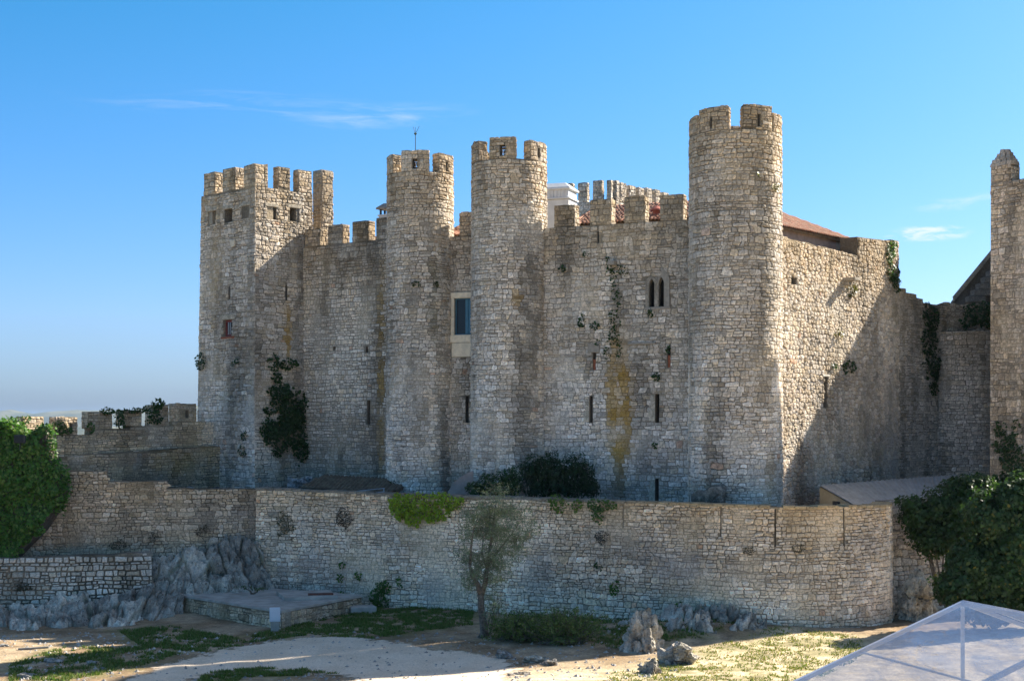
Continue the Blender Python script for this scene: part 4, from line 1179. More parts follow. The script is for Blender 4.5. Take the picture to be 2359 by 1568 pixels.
# ================================================================== OUTER WALLS
fw_px = [(590, 70.5), (745, 69.3), (900, 68.0), (1050, 66.8), (1200, 65.5), (1350, 64.25), (1500, 62.95), (1640, 61.7), (1750, 60.95), (1850, 60.75), (1950, 61.3), (2010, 62.2), (2046, 63.4)]
ctrl = [(X_(a, b), b) for a, b in fw_px] + [(17.35, 65.6)]
def spline(P, n=12):
    P = [np.array(q_) for q_ in P]; P = [2 * P[0] - P[1]] + P + [2 * P[-1] - P[-2]]; out = []
    for i in range(1, len(P) - 2):
        for k in range(n):
            t_ = k / n
            out.append(.5 * (2 * P[i] + (P[i + 1] - P[i - 1]) * t_ + (2 * P[i - 1] - 5 * P[i] + 4 * P[i + 1] - P[i + 2]) * t_ ** 2 + (3 * P[i] - P[i - 1] - 3 * P[i + 1] + P[i + 2]) * t_ ** 3))
    return out + [P[-2]]
FW = Face(spline(ctrl), batter=.02, zref=5.4)
fwt = thing('outer_wall', 'long curved rubble wall crossing the picture in front of the castle', 'wall', (3, 64, 0))
ms = Masonry(fwt, 300, behind=False)
utp = [FW.u(a) for a in (590, 745, 900, 1050, 1200, 1400, 1600, 1750, 1850, 1950, 2046)]
ztp = [FW.z(u, b) for u, b in zip(utp, (1125, 1132, 1139, 1143, 1148, 1155, 1162, 1167, 1168, 1166.5, 1164))]
def top_fw(u): return float(np.interp(u, utp, ztp)) + .04 * fbm(u * .8, 1, 1, 3)
op = [FW.rect(*e) for e in ((1784.5, 1787, 1172, 1258), (1942, 1944.5, 1170, 1258), (1660, 1661.6, 1170, 1235), (1435, 1436.4, 1162, 1215))]
hole = FW.rect(1640, 1662, 1395, 1425); op.append(hole)
fu = FW.u
shf = weather(5.5, 2.2, [(fu(700), .9, 3.6, 1.6, (.40, .335, .28), .75), (fu(1010), .8, 1.0, 1.4, (.43, .38, .32), .6), (fu(1700), 2.6, 4.0, .9, (.28, .245, .21), .35), (fu(1430), 3.4, 2.5, 1.0, (.27, .235, .2), .35),
                         (fu(1980), 2.8, 1.0, 1.5, (.24, .2, .16), .45), (fu(1240), 2.0, .8, 1.5, (.16, .15, .13), .5), (fu(640), 3.3, .8, 1.5, (.18, .17, .13), .5), (fu(1550), 2.6, 2.0, .8, (.4, .36, .32), .6), (fu(1960), .6, 2.5, 1.2, (.33, .24, .155), .35)],
              seed=14.0, top_tint=(.94, .86, .74), low_tint=(1.08, 1.04, .98), contrast=.2, dark=.16)
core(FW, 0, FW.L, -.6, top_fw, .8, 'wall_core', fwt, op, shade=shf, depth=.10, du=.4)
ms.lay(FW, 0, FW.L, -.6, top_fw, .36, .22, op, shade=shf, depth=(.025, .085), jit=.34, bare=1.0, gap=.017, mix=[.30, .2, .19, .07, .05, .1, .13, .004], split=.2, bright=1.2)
# coping course with orange lichen
cop = []
for k in range(int(FW.L / .5)):
    a = k * .5 + .01; b = a + .47
    if any(o_[0] - .05 < (a + b) / 2 < o_[1] + .05 for o_ in op[:4]): continue
    z = min(top_fw(a), top_fw(b)); px = float(FW.xy(a)[0] / FW.xy(a)[1] * F + CX)
    kk = smooth01((px - 1330) / 250)
    col = np.array((.30, .26, .2)) * (1 - kk) + np.array((.46, .34, .19)) * kk
    V = [FW.at(u, zz + random.uniform(-.01, .02), d) for d in (.06, -.82) for u, zz in ((a, z - .05), (b, z - .05), (b, z + .06), (a, z + .06))]
    link_mesh('coping_stone', V, [(0, 1, 2, 3), (7, 6, 5, 4), (3, 2, 6, 7), (0, 3, 7, 4), (1, 5, 6, 2), (0, 4, 5, 1)], M['stone'], fwt, col * random.uniform(.8, 1.15), tuple(np.mean(V, 0)))
ms.finish()

# retaining wall on the left, stepped head
LWF = line_face((X_(-60, 67.6), 67.6), (X_(592, 70.55), 70.55), batter=.02, zref=5.5)
lw = thing('retaining_wall', 'weathered brown wall with a stepped head joining the curved wall on the left', 'wall', (-19, 69, 1))
ms = Masonry(lw, 300, behind=False)
s1_, s2_ = LWF.u(247), LWF.u(386)
def top_lw(u): return (LWF.z(s1_, 1085) if u < s1_ else LWF.z(s2_, 1108) if u < s2_ else 5.55 - .02 * (u - s2_)) + .05 * fbm(u, 2, 2, 3)
shl = weather(6, 3, [(LWF.u(250), 3.0, 2.5, 1.2, (.36, .28, .19), .6), (LWF.u(480), 4.2, 2, .8, (.19, .17, .15), .5), (LWF.u(120), 2.6, 2.5, 1.3, (.36, .26, .17), .6), (LWF.u(570), 3.5, .8, 2, (.2, .17, .14), .5)], seed=15.0, top_tint=(1, .96, .9), low_tint=(.92, .84, .74))
core(LWF, 0, LWF.L, .8, top_lw, .9, 'wall_core', lw, shade=shl, steps=(s1_, s2_), du=.4)
ms.lay(LWF, 0, LWF.L, .8, top_lw, .38, .22, shade=shl, depth=(.02, .07), jit=.34, bare=1.0, gap=.016, mix=[.16, .16, .28, .14, .1, .14, .05, .0], split=.2, bright=1.25)
ms.finish()

# pale terrace wall
TWF = Face(spline([(X_(-40, 65.6), 65.6), (X_(120, 65.9), 65.9), (X_(260, 66.3), 66.3), (X_(350, 66.9), 66.9)]), batter=.08, zref=2.6)
tw = thing('terrace_wall', 'low pale wall of squared stones above the rocks at lower left', 'wall', (-20.5, 66, .4))
ms = Masonry(tw, 300, behind=False)
def top_tw(u): return 2.55 + .06 * fbm(u, 5, 5, 3) + .02 * u
sht2 = weather(9, 1, [(.8, 1, 1.0, 1.8, (.34, .25, .16), .8), (1.9, 1.4, .6, .5, DARK, .6)], seed=16., top_tint=(1, 1, 1), low_tint=(1.06, 1.04, 1.0))
core(TWF, 0, TWF.L, -.4, top_tw, .7, 'wall_core', tw, shade=lambda u, z, c: sht2(u, z, c * .6))
ms.lay(TWF, 0, TWF.L, -.4, top_tw, .40, .24, shade=sht2, depth=(.06, .13), jit=.12, bare=.1, gap=.032, mix=[.4, .25, .12, .04, .02, .05, .2, 0])
ms.finish()

# battlement wall running to the square tower
U1, U0 = (X_(-40, 68.0), 68.0), (X_(500, 80.3), 80.3)
BWF = line_face(U1, U0)
bwt = thing('battlement_wall', 'low brown battlement wall with small merlons running left from the square tower', 'wall', (-20, 74, 4.4))
ms = Masonry(bwt, 300)
ub1, ub2, ub3 = BWF.u(212), BWF.u(300), BWF.u(400)
def top_bw(u): return 8.12 if u < ub1 else 8.42 if u < ub2 else 8.55 if u < ub3 else 8.78
mb_ = [.06, .06, .38, .26, .1, .14, 0, 0]
shb = weather(20, 1, [(BWF.u(320), 8.0, 1.6, .5, DARK, .5), (BWF.u(430), 7.8, 1.2, .6, (.3, .2, .1), .5)], seed=17., low_tint=(1, .92, .78))
core(BWF, 0, BWF.L, 6.9, top_bw, .6, 'wall_core', bwt, shade=shb, steps=(ub1, ub2, ub3))
ms.lay(BWF, 0, BWF.L, 6.9, top_bw, .50, .17, shade=shb, mix=mb_, jit=.08, gap=.016, bare=.5, bright=1.2)
def mer(l, r, t, slit=None):
    ua, ub_ = BWF.u(l), BWF.u(r); z0_ = top_bw((ua + ub_) / 2); z1_ = BWF.z((ua + ub_) / 2, t)
    sl = None
    if slit: sl = (BWF.u(slit[0]), BWF.u(slit[1]), BWF.z(ua, slit[3]), BWF.z(ua, slit[2]))
    merlon(ms, BWF, ua, ub_, z0_, z1_, .5, sl, shb, mix=mb_, w=.4, h=.18)
mer(-20, 22, 975); mer(52, 100, 959); mer(128, 178, 960, (160, 166, 976, 998)); mer(203, 258, 948); mer(282, 326, 944); mer(349, 388, 931); mer(404, 452, 929, (427, 434, 945, 962))
LTF = line_face(tuple(BWF.at(BWF.u(100), 7, .7)[:2]), tuple(BWF.at(BWF.L + .6, 7, .7)[:2]))
def top_lt(u): return 7.02 + .035 * u + .05 * fbm(u, 1, 8, 3)
shb2 = weather(20, 1, [(LTF.u(300), 6.8, 1.5, .5, DARK, .5), (LTF.u(400), 6.6, 1.6, .9, LICHEN, .35), (LTF.u(480), 7, .9, .6, LICHEN, .3), (LTF.u(350), 5.3, 3, .9, DARK, .5)], seed=18., low_tint=(.85, .76, .64))
core(LTF, 0, LTF.L, 4.0, top_lt, .9, 'wall_base', bwt, shade=shb2)
ms.lay(LTF, 0, LTF.L, 4.0, top_lt, .42, .2, shade=shb2, mix=[.08, .1, .34, .18, .2, .1, 0, 0], bare=.9, gap=.018, bright=1.15)
ms.finish()

# side wall below the shrubs right of the curved wall
SWF = line_face((17.1, 65.2), (21.5, 67.8), batter=.02, zref=4)
sw = thing('side_wall', 'shaded rubble wall continuing behind the shrubs right of the curved wall', 'wall', (19, 66.5, 0))
ms = Masonry(sw, 300, behind=False)
core(SWF, 0, SWF.L, -.5, 5.2, .8, 'wall_core', sw)
ms.lay(SWF, 0, SWF.L, -.5, 5.2, .5, .28, mix=[.2, .2, .2, .1, .15, .12, 0, 0], depth=(.04, .1), jit=.25)
ms.finish()

# concrete platform ------------------------------------------------------
plf = thing('platform', 'low concrete platform with rubble sides at the foot of the left rocks', 'platform', (-11, 64.5, 0))
ms = Masonry(plf, 300, behind=False)
PL = [(-15.9, 67.2), (-9.85, 61.2), (-7.0, 66.6), (-11.5, 69.2)]
PF = line_face(PL[0], PL[1], batter=.05, zref=.7); PR = line_face(PL[1], PL[2], batter=.05, zref=.7); PF.me = PR.ms = 1.0
shp = weather(9, 1, [], seed=19., top_tint=(1, 1, 1), low_tint=(.9, .82, .7))
for f in (PF, PR):
    core(f, 0, f.L, -.4, .66, .5, 'wall_core', plf, shade=shp)
    ms.lay(f, 0, f.L, -.4, .66, .42, .24, shade=shp, mix=[.14, .14, .34, .16, .06, .16, 0, 0], bare=1.0, jit=.25)
ms.finish()
MB().prism([(PL[0][0] - .05, PL[0][1] - .06, .66), (PL[1][0], PL[1][1] - .08, .66), (PL[2][0] + .06, PL[2][1], .66), (PL[3][0], PL[3][1], .66)], (0, 0, .10)).build('slab', M['concrete'], plf)
MB().prism([(-10.2, 64.4, .765), (-7.9, 65.2, .765), (-8.6, 67.4, .765), (-11.0, 66.9, .765)], (0, 0, .14)).build('slab', M['concrete'], plf)
cv = MB(); cv.box((-8.75, 65.55, .93), (1.15, .5, .05), R(8), .01); tag(cv.build('hatch_cover', M['rust'], origin=(-8.75, 65.55, .905)), 'rusty steel hatch cover lying on the concrete platform', 'hatch cover')
MB().box((-6.9, 65.9, .1), (1.2, .7, .5), R(20), .05).build('block', M['concrete'], plf)
eb = thing('electric_box', 'pale grey electric cabinet on a short plinth at the platform corner', 'cabinet', (X_(633, 60.4), 60.4, 0))
x0 = X_(633, 60.4)
MB().box((x0, 60.45, .16), (.34, .3, .5), R(12), .02).build('plinth', M['concrete'], eb)
MB().box((x0, 60.42, .70), (.44, .24, .58), R(12), .015).build('cabinet', M['boxgrey'], eb)
MB().box((x0 + .025, 60.292, .70), (.38, .012, .50), R(12), .003).build('door', M['boxgrey'], eb)

# lean-to with dark tiles and railing behind the curved wall
s0 = Vector(pt(690, 1131, 72.4)); s1 = Vector(pt(905, 1138, 71.6)); s0.z = 5.42; s1.z = 5.2
d_ = Vector((.35, 1, 0)).normalized() * 2.6
lt_ = thing('lean_to', 'dark tiled lean-to against the shaded wall left of the vane tower', 'lean-to', ((s0.x + s1.x) / 2, 72.5, 4.5))
tiled_roof('', '', (s0, s1, s1 + d_ + Vector((0, 0, .62)), s0 + d_ + Vector((0, 0, .55))), limit=300, parent=lt_, mat='tile_dark')
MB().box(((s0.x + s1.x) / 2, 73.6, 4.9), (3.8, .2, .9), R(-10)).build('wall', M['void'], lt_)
rl = thing('railing', 'thin grey metal railing in front of the dark lean-to', 'railing', (X_(860, 70.6), 70.6, 4.5))
ra0, ra1 = Vector(pt(800, 1133, 70.9)), Vector(pt(886, 1124, 70.4))
for dz in (0, -.16, -.34): MB().tube([ra0 + Vector((0, 0, dz - .05 if dz else 0)), ra1 + Vector((0, 0, dz))], .022, 6).build('rail', M['metal'], rl)
for f_ in (.02, .5, .98):
    p_ = ra0.lerp(ra1, f_); MB().tube([(p_.x, p_.y, 4.5), tuple(p_)], .025, 6).build('post', M['metal'], rl)
# pink stair parapet between towers
pa = thing('stair_wall', 'pink plastered curved parapet at the foot of the narrow wall', 'wall', (X_(1060, 70.2), 70.2, 4.5))
prof = [pt(a, b, 70.4) for a, b in ((1032, 1150), (1032, 1132), (1044, 1112), (1058, 1100), (1074, 1090), (1090, 1084), (1090, 1150))]
MB().prism(prof, (0, .35, 0)).build('parapet', M['plaster'], pa)

# shed with corrugated roof
shd = thing('shed', 'yellow walled shed with a sloping corrugated metal roof under the sunlit wall', 'shed', (19, 69, 4.5))
A_, B_, C_, D_ = Vector((X_(1884, 69.5), 69.5, 5.72)), Vector((23.6, 76.0, 5.98)), Vector((22.0, 71.0, 4.95)), Vector((X_(1975, 65.2), 65.2, 4.92))
nn = 90; V = []
for i in range(nn):
    f_ = i / (nn - 1); a = A_.lerp(B_, f_); b = D_.lerp(C_, f_); dz = .035 * math.cos(i * math.pi / 1.5) 
    V += [(a.x, a.y, a.z + dz), (b.x, b.y, b.z + dz)]
V2 = [(x, y, z - .025) for x, y, z in V]; n2 = len(V)
fc = [(2 * i, 2 * i + 1, 2 * i + 3, 2 * i + 2) for i in range(nn - 1)] + [(n2 + 2 * i + 2, n2 + 2 * i + 3, n2 + 2 * i + 1, n2 + 2 * i) for i in range(nn - 1)] + [(2 * i + 1, n2 + 2 * i + 1, n2 + 2 * i + 3, 2 * i + 3) for i in range(nn - 1)]
link_mesh('roof', V + V2, fc, M['metal'], shd)
a, b = A_ + Vector((.12, .12, -.08)), D_ + Vector((.12, .2, -.08))
MB().prism([(a.x, a.y, 4.3), (b.x, b.y, 4.3), tuple(b), tuple(a)], (.2, .14, 0)).build('wall', M['yellow'], shd)
mid = a.lerp(b, .45)
MB().box((mid.x - .03, mid.y - .06, 4.86), (.12, .62, .36), math.atan2(b.y - a.y, b.x - a.x) - math.pi / 2, .01).build('window', M['dark'], shd)

# ================================================================== ROCKS
def rock(label, c, size, seed, cat='rock', group=None, tint=(.33, .325, .315), rz=0.0, sub=5, crag=.34, name='rock', mossy=.3):
    bm = bmesh.new(); bmesh.ops.create_icosphere(bm, subdivisions=sub, radius=1.0)
    V = []; cols = []
    ca, sa = math.cos(rz), math.sin(rz)
    rr_ = random.Random(int(seed * 1000))
    planes = [(Vector((rr_.gauss(0, 1), rr_.gauss(0, 1), rr_.gauss(0, .8))).normalized(), rr_.uniform(.66, .98)) for _ in range(16)]
    for v in bm.verts:
        p_ = v.co.copy()
        q_ = Vector((p_.x * 1.3 + seed * 7.1, p_.y * 1.3 + seed * 3.3, p_.z * .8))
        r_ = min([1.25] + [d_ / max(.05, nn_.dot(p_)) for nn_, d_ in planes])
        qw = q_ * 1.15 + Vector((mnoise.noise(q_ * 2), mnoise.noise(q_ * 2 + Vector((5, 5, 5))), 0)) * .25
        dd, pp_ = mnoise.voronoi(qw)
        r_ += crag * .5 * (mnoise.cell(pp_[0] * 13.7) - .5)
        r_ -= crag * .55 * (1 - smooth01((dd[1] - dd[0]) / .09))
        dd2, pp2 = mnoise.voronoi(Vector((q_.x * 3.4, q_.y * 3.4, q_.z * 1.5)))
        r_ += crag * .16 * (mnoise.cell(pp2[0] * 7.3) - .5) - crag * .12 * (1 - smooth01((dd2[1] - dd2[0]) / .12))
        r_ += .12 * mnoise.fractal(q_ * 1.8, .9, 2.0, 4) + .03 * mnoise.fractal(q_ * 9, .8, 2.0, 3)
        p_ = p_ * r_
        x, y, z = p_.x * size[0], p_.y * size[1], p_.z * size[2]
        V.append((c[0] + x * ca - y * sa, c[1] + x * sa + y * ca, c[2] + z))
        k = .8 + .35 * mnoise.fractal(q_ * 2.2, .9, 2, 3)
        cc = np.array(tint) * k
        g = smooth01((mnoise.fractal(q_ * 1.9 + Vector((4, 4, 4)), .9, 2, 3) + v.normal.z * .35 - .25) * 2.2) * mossy
        cc = cc * (1 - g) + np.array((.075, .085, .03)) * g
        cols.append(np.clip(cc, .02, .9))
    fc = [tuple(v.index for v in f.verts) for f in bm.faces]; bm.free()
    return tag(link_mesh(name, V, fc, M['rock'], None, np.array(cols), (c[0], c[1], c[2] - size[2] * .6)), label, cat, group)
G1 = 'rocks under the left walls'
PALE, BLUE_ = (.78, .66, .51), (.60, .51, .40)
def bedrock(label, foot, head, seed, tint, group=None, du=.055, amp=.42, blocks=1.15, mossy=.35):
    """a slope of fissured bedrock between a foot line and a head line (matching lists of world points)"""
    Fp, Hp = np.array(foot, float), np.array(head, float)
    L = np.concatenate([[0], np.cumsum(np.linalg.norm(np.diff(Fp, axis=0), axis=1))]); n = int(L[-1] / du) + 2
    m_ = int(np.mean(np.linalg.norm(Hp - Fp, axis=1)) / du) + 2
    us = np.linspace(0, L[-1], n); V = []; cols = []
    A = np.stack([np.interp(us, L, Fp[:, k]) for k in range(3)], 1); B = np.stack([np.interp(us, L, Hp[:, k]) for k in range(3)], 1)
    d = np.gradient(A, axis=0); d /= np.linalg.norm(d, axis=1, keepdims=True)
    for jj in range(m_):
        t_ = jj / (m_ - 1)
        for ii in range(n):
            p = A[ii] * (1 - t_) + B[ii] * t_; p = p.copy()
            hgt = np.linalg.norm(B[ii] - A[ii]); p[2] += .06 * hgt * math.sin(math.pi * t_)
            up = (B[ii] - A[ii]) / hgt; nr = np.cross(d[ii], up); nr /= np.linalg.norm(nr)
            if nr[1] > 0: nr = -nr
            u, v = us[ii], t_ * hgt
            wx = .28 * mnoise.noise(Vector((u * 1.1, v * 1.1, seed))); wy = .22 * mnoise.noise(Vector((u * 1.3, v * 1.3, seed + 7)))
            q_ = Vector(((u + wx) * blocks, (v + wy) * blocks * .72, seed * 3.7))
            dd, pp_ = mnoise.voronoi(q_)
            e = 1 - smooth01((dd[1] - dd[0]) / .10)
            bul = max(0, 1 - (dd[0] * 1.15) ** 2)
            q2 = Vector(((u + wx) * blocks * 2.9, (v + wy) * blocks * 1.9, seed * 5.1)); d2, p2 = mnoise.voronoi(q2); e2 = 1 - smooth01((d2[1] - d2[0]) / .13)
            h_ = amp * (.26 * bul + .55 * (mnoise.cell(pp_[0] * 11.3) - .5)) - amp * .55 * e - amp * .30 * e2 + amp * .14 * (mnoise.cell(p2[0] * 5.1) - .5) + .20 * mnoise.fractal(Vector((u * 1.3, v * 1.1, seed)), .85, 2, 6) + .085 * mnoise.fractal(Vector((u * 5, v * 4, seed)), .75, 2, 5)
            ed = min(1.0, ii * du / .25, (n - 1 - ii) * du / .25); h_ = h_ * ed - .5 * (1 - ed)
            if jj == 0: h_ -= .3
            p += nr * h_ + np.array((0, 0, .35 * h_))
            c = np.array(tint) * (.85 + .35 * mnoise.fractal(Vector((u * 1.9, v * 1.9, seed + 3)), .8, 2, 4)) * (.92 + .2 * mnoise.cell(pp_[0] * 3.3))
            g = smooth01(e * 1.1 - .35 + .8 * mnoise.fractal(Vector((u * .9, v * .9, seed + 30)), .9, 2, 3) + .5 * max(0, t_ - .75)) * mossy
            c = c * (1 - g) + np.array((.10, .115, .035)) * g
            V.append(p); cols.append(np.clip(c, .03, .95))
    Qd = np.array([(b * n + a, b * n + a + 1, (b + 1) * n + a + 1, (b + 1) * n + a) for b in range(m_ - 1) for a in range(n - 1)])
    return tag(link_mesh('bedrock', V, Qd, M['rock'], None, np.array(cols), tuple(Fp.mean(0))), label, 'rock', group)
W3 = lambda px, py, Y: pt(px, py, Y)
bedrock('low pale fissured bedrock under the terrace wall left of the concrete platform', [(X_(-30, 60.6), 60.6, -.15), (X_(60, 60.5), 60.5, -.15), (X_(180, 60.9), 60.9, -.15), (X_(300, 62.4), 62.4, -.15), (X_(430, 65.6), 65.6, -.15)],
        [(X_(-30, 64.4), 64.4, .35), (X_(60, 64.9), 64.9, .5), (X_(160, 65.6), 65.6, .75), (X_(300, 66.4), 66.4, .95), (X_(420, 68.6), 68.6, 1.6)], 1.7, (.74, .655, .53), G1, mossy=.55)
bedrock('higher grey bedrock filling the nook between the left wall and the curved wall', [(X_(325, 66.2), 66.2, .7), (X_(400, 66.8), 66.8, .6), (X_(500, 67.6), 67.6, .55), (X_(600, 68.0), 68.0, .5), (X_(655, 68.6), 68.6, .4)],
        [(X_(345, 68.4), 68.4, 2.3), (X_(410, 68.9), 68.9, 2.75), (X_(500, 69.5), 69.5, 3.1), (X_(570, 70.0), 70.0, 3.3), (X_(632, 70.0), 70.0, 1.5)], 5.2, (.62, .56, .46), G1, blocks=.95, mossy=.55)
bedrock('grey bedrock step behind the concrete platform slab', [(X_(395, 66.3), 66.3, .5), (X_(480, 66.9), 66.9, .6), (X_(560, 67.2), 67.2, .6)], [(X_(400, 67.4), 67.4, 1.3), (X_(480, 68.0), 68.0, 1.5), (X_(570, 68.4), 68.4, 1.2)], 8.8, (.72, .65, .53), G1, blocks=1.3)
bedrock('grey bedrock bank at the foot of the curved wall right of the juniper', [(X_(1385, 58.6), 58.6, -.1), (X_(1480, 58.2), 58.2, -.1), (X_(1600, 58.0), 58.0, -.05), (X_(1700, 58.4), 58.4, .0), (X_(1775, 59.6), 59.6, .05)],
        [(X_(1390, 61.0), 61.0, .15), (X_(1480, 61.4), 61.4, .3), (X_(1590, 61.2), 61.2, 1.15), (X_(1690, 60.8), 60.8, 1.1), (X_(1765, 60.8), 60.8, .3)], 12.4, (.70, .62, .50), 'rocks in front of the curved wall', blocks=1.2, mossy=.6)
G2 = 'rocks in front of the curved wall'
rock('tall leaning grey crag standing before the curved wall', (X_(1475, 55.8), 55.8, .30), (.92, .9, 1.15), 11.1, group=G2, tint=(.56, .51, .42), crag=.34)
rock('sunlit grey outcrop in the grass below the tall crag', (X_(1560, 53.2), 53.2, .0), (.80, .8, .55), 14.9, group=G2, tint=(.52, .47, .39), crag=.38)
rock('dark rock at the lower end of the sunlit outcrop', (X_(1497, 50.9), 50.9, -.05), (.46, .5, .42), 15.5, group=G2, tint=(.44, .40, .33), crag=.38)
rock('small pale rock half buried beyond the tree foot', (X_(1160, 54.4), 54.4, -.02), (.32, .35, .30), 17.3, group=G2, tint=(.42, .39, .35), sub=4)
rock('flat grey rock in the shade edge below the juniper', (X_(1232, 53.6), 53.6, -.1), (.5, .35, .22), 19.1, group=G2, tint=(.66, .60, .48), sub=4)
rock('small sunlit rock just below the juniper', (X_(1272, 52.8), 52.8, -.05), (.36, .3, .24), 18.4, group=G2, tint=(.42, .38, .33), sub=4)
rock('flat pale rock in the sunlit earth at the bottom edge', (X_(1200, 50.4), 50.4, -.1), (.55, .4, .2), 20.4, group=G2, tint=(.46, .41, .35), sub=4)
rock('shaded rock face below the shrubs right of the curved wall', (X_(2110, 64.0), 64.0, .6), (1.15, 1.0, 1.5), 21.4, group=G2, tint=(.66, .60, .48))
rock('rounded earthy rock leaning on the foot of the tallest tower', (X_(1628, 65.0), 65.0, 4.9), (1.0, .8, 1.1), 22.2, tint=(.33, .28, .22), crag=.25)
G3 = 'loose stones on the left bank'
for k, (a, b, s, lb) in enumerate(((210, 1530, .28, 'pale stone on the left bank nearest the path'), (236, 1540, .2, 'white stone lying just beside the larger pale stone on the bank'), (120, 1525, .42, 'flat grey stone on the bank under the left boulder'), (10, 1490, .3, 'pale stone at the left edge of the bank'),
                                   (55, 1556, .45, 'grey stone at the bottom left corner'), (645, 1545, .2, 'single pale stone in the grass island of the path'), (405, 1446, .15, 'little white stone below the platform corner'))):
    g = ground_pt(a, b); rock(lb, (g[0], g[1], ground_z(g[0], g[1]) - s * .1), (s, s * .8, s * .5), 30 + k, group=G3, tint=(.42, .40, .36), sub=3, mossy=.1, name='loose_stone', cat='stone')
g = ground_pt(75, 1498)
MB().tube([(g[0] - .55, g[1], .06), (g[0] + .6, g[1] + .1, .12)], [.05, .045], 7).build('plank_end', M['greystone']).name = 'broken_pole'
tag(bpy.data.objects['broken_pole'], 'pale broken pole lying on the left bank', 'pole')
rock('pale angular boulder on the lean-to rubble at the foot of the square tower', (X_(685, 74.6), 74.6, 5.55), (.62, .5, .42), 41, tint=(.46, .45, .44), sub=4, mossy=0)
rock('small white stone beside the pale boulder at the square tower foot', (X_(712, 75.0), 75.0, 5.75), (.28, .3, .25), 42, tint=(.5, .49, .48), sub=3, mossy=0)
for k_, (a, b, lb) in enumerate(((430, .55, 'dark rubble mound behind the stepped retaining wall'), (510, .6, 'dark rubble mound at the left foot of the square tower'), (600, .5, 'dark rubble mound at the corner foot of the square tower'), (655, .45, 'dark rubble mound between the square tower and the pale boulder'))):
    rock(lb, (X_(a, 75.2), 75.2, 4.9), (1.3, .8, b), 43 + k_, tint=(.26, .245, .22), mossy=.3, sub=4)

# ================================================================== PLANTS
def leaves(C, N, size, aspect=.7, tilt=.5, cols=None, droop=0.0, fold=.15):
    """one folded four-cornered leaf per centre; C (n,3) centres, N (n,3) facing"""
    n = len(C)
    N = N + rng.normal(0, tilt, (n, 3)); N /= np.linalg.norm(N, axis=1, keepdims=True) + 1e-9
    T = rng.normal(0, 1, (n, 3)); T[:, 2] -= droop
    T -= N * (T * N).sum(1, keepdims=True); T /= np.linalg.norm(T, axis=1, keepdims=True) + 1e-9
    B = np.cross(N, T)
    s = (size * rng.uniform(.6, 1.35, n))[:, None]
    V = np.stack([C - T * s * .5, C + B * s * aspect * .5 - N * s * fold, C + T * s * .5, C - B * s * aspect * .5 - N * s * fold], axis=1).reshape(-1, 3)
    Q = np.arange(4 * n).reshape(n, 4)
    return V, Q, np.repeat(cols, 4, axis=0)
def leaf_cols(n, base, var=.3, alt=None, pa=.1):
    c = np.array(base) * rng.uniform(1 - var, 1 + var, (n, 1)) * rng.uniform(.92, 1.08, (n, 3))
    if alt is not None:
        k = rng.random(n) < pa; c[k] = np.array(alt) * rng.uniform(.8, 1.2, (k.sum(), 1))
    return np.clip(c, .003, 1)
def ivy(name, label, face, blobs, dens, size, base, group=None, depth=.18, alt=None, pa=.08, mat='leaf', cat='ivy', rag=.55, tilt=.5, stems=True):
    """leaves over the wall face inside ragged ellipses (u, z, ru, rz)"""
    C = []; N = []
    for (u, z, ru, rz_) in blobs:
        n = int(dens * ru * rz_ * math.pi * 1.3)
        for _ in range(n):
            a, b = random.uniform(-1.25, 1.25), random.uniform(-1.25, 1.25)
            q_ = math.hypot(a, b) + rag * fbm((u + a * ru) * 2.2, (z + b * rz_) * 2.2, 6.6, 4)
            if q_ > 1: continue
            d = .06 + depth * (1 - q_ ** 2 * .8) * random.uniform(.25, 1.15)
            C.append((u + a * ru, z + b * rz_, d))
    if not C: return None
    C = np.array(C); P = face.at(C[:, 0], C[:, 1], C[:, 2])
    x, y, nx, ny = face.xy(C[:, 0])
    N = np.stack([nx, ny, 0 * nx + .45], axis=1)
    V, Q, cc = leaves(P, N, size, .85, tilt, leaf_cols(len(P), base, .35, alt, pa), .8)
    org = tuple(P.mean(0))
    o_ = link_mesh(name, V, Q, M[mat], None, cc, org)
    return tag(o_, label, cat, group)
DG, BG, MG = (.034, .068, .022), (.26, .34, .03), (.07, .13, .026)
def fb(face, px, py, rx, ry):
    u = face.u(px); z = face.z(u, py); Y = float(face.xy(u)[1])
    du = abs(face.u(px + 4) - face.u(px - 4)) / 8
    return (u, z, rx * du, ry * Y / F)
ivy('ivy', 'bright yellow green ivy hanging over the top of the curved wall', FW, [fb(FW, 980, 1158, 80, 24), fb(FW, 925, 1160, 30, 28), fb(FW, 975, 1180, 60, 22), fb(FW, 960, 1195, 25, 16), fb(FW, 1000, 1195, 18, 12), fb(FW, 1035, 1155, 28, 20)], 420, .105, BG, alt=(.12, .07, .02), pa=.06, depth=.35, rag=.5)
ivy('ivy', 'green ivy patch on the curved wall head right of the olive tree', FW, [fb(FW, 1290, 1160, 28, 20), fb(FW, 1330, 1162, 14, 16)], 300, .11, (.10, .16, .03), depth=.22)
ivy('ivy', 'green ivy trailing down the curved wall below the rightmost slit', FW, [fb(FW, 1385, 1164, 34, 16), fb(FW, 1380, 1188, 14, 20)], 300, .11, (.07, .125, .028), depth=.22)
ivy('ivy', 'dark ivy climbing the foot of the curved wall beside the grey plaster patch', FW, [fb(FW, 878, 1380, 22, 36), fb(FW, 893, 1350, 14, 22), fb(FW, 868, 1395, 16, 18)], 330, .12, MG, depth=.25)
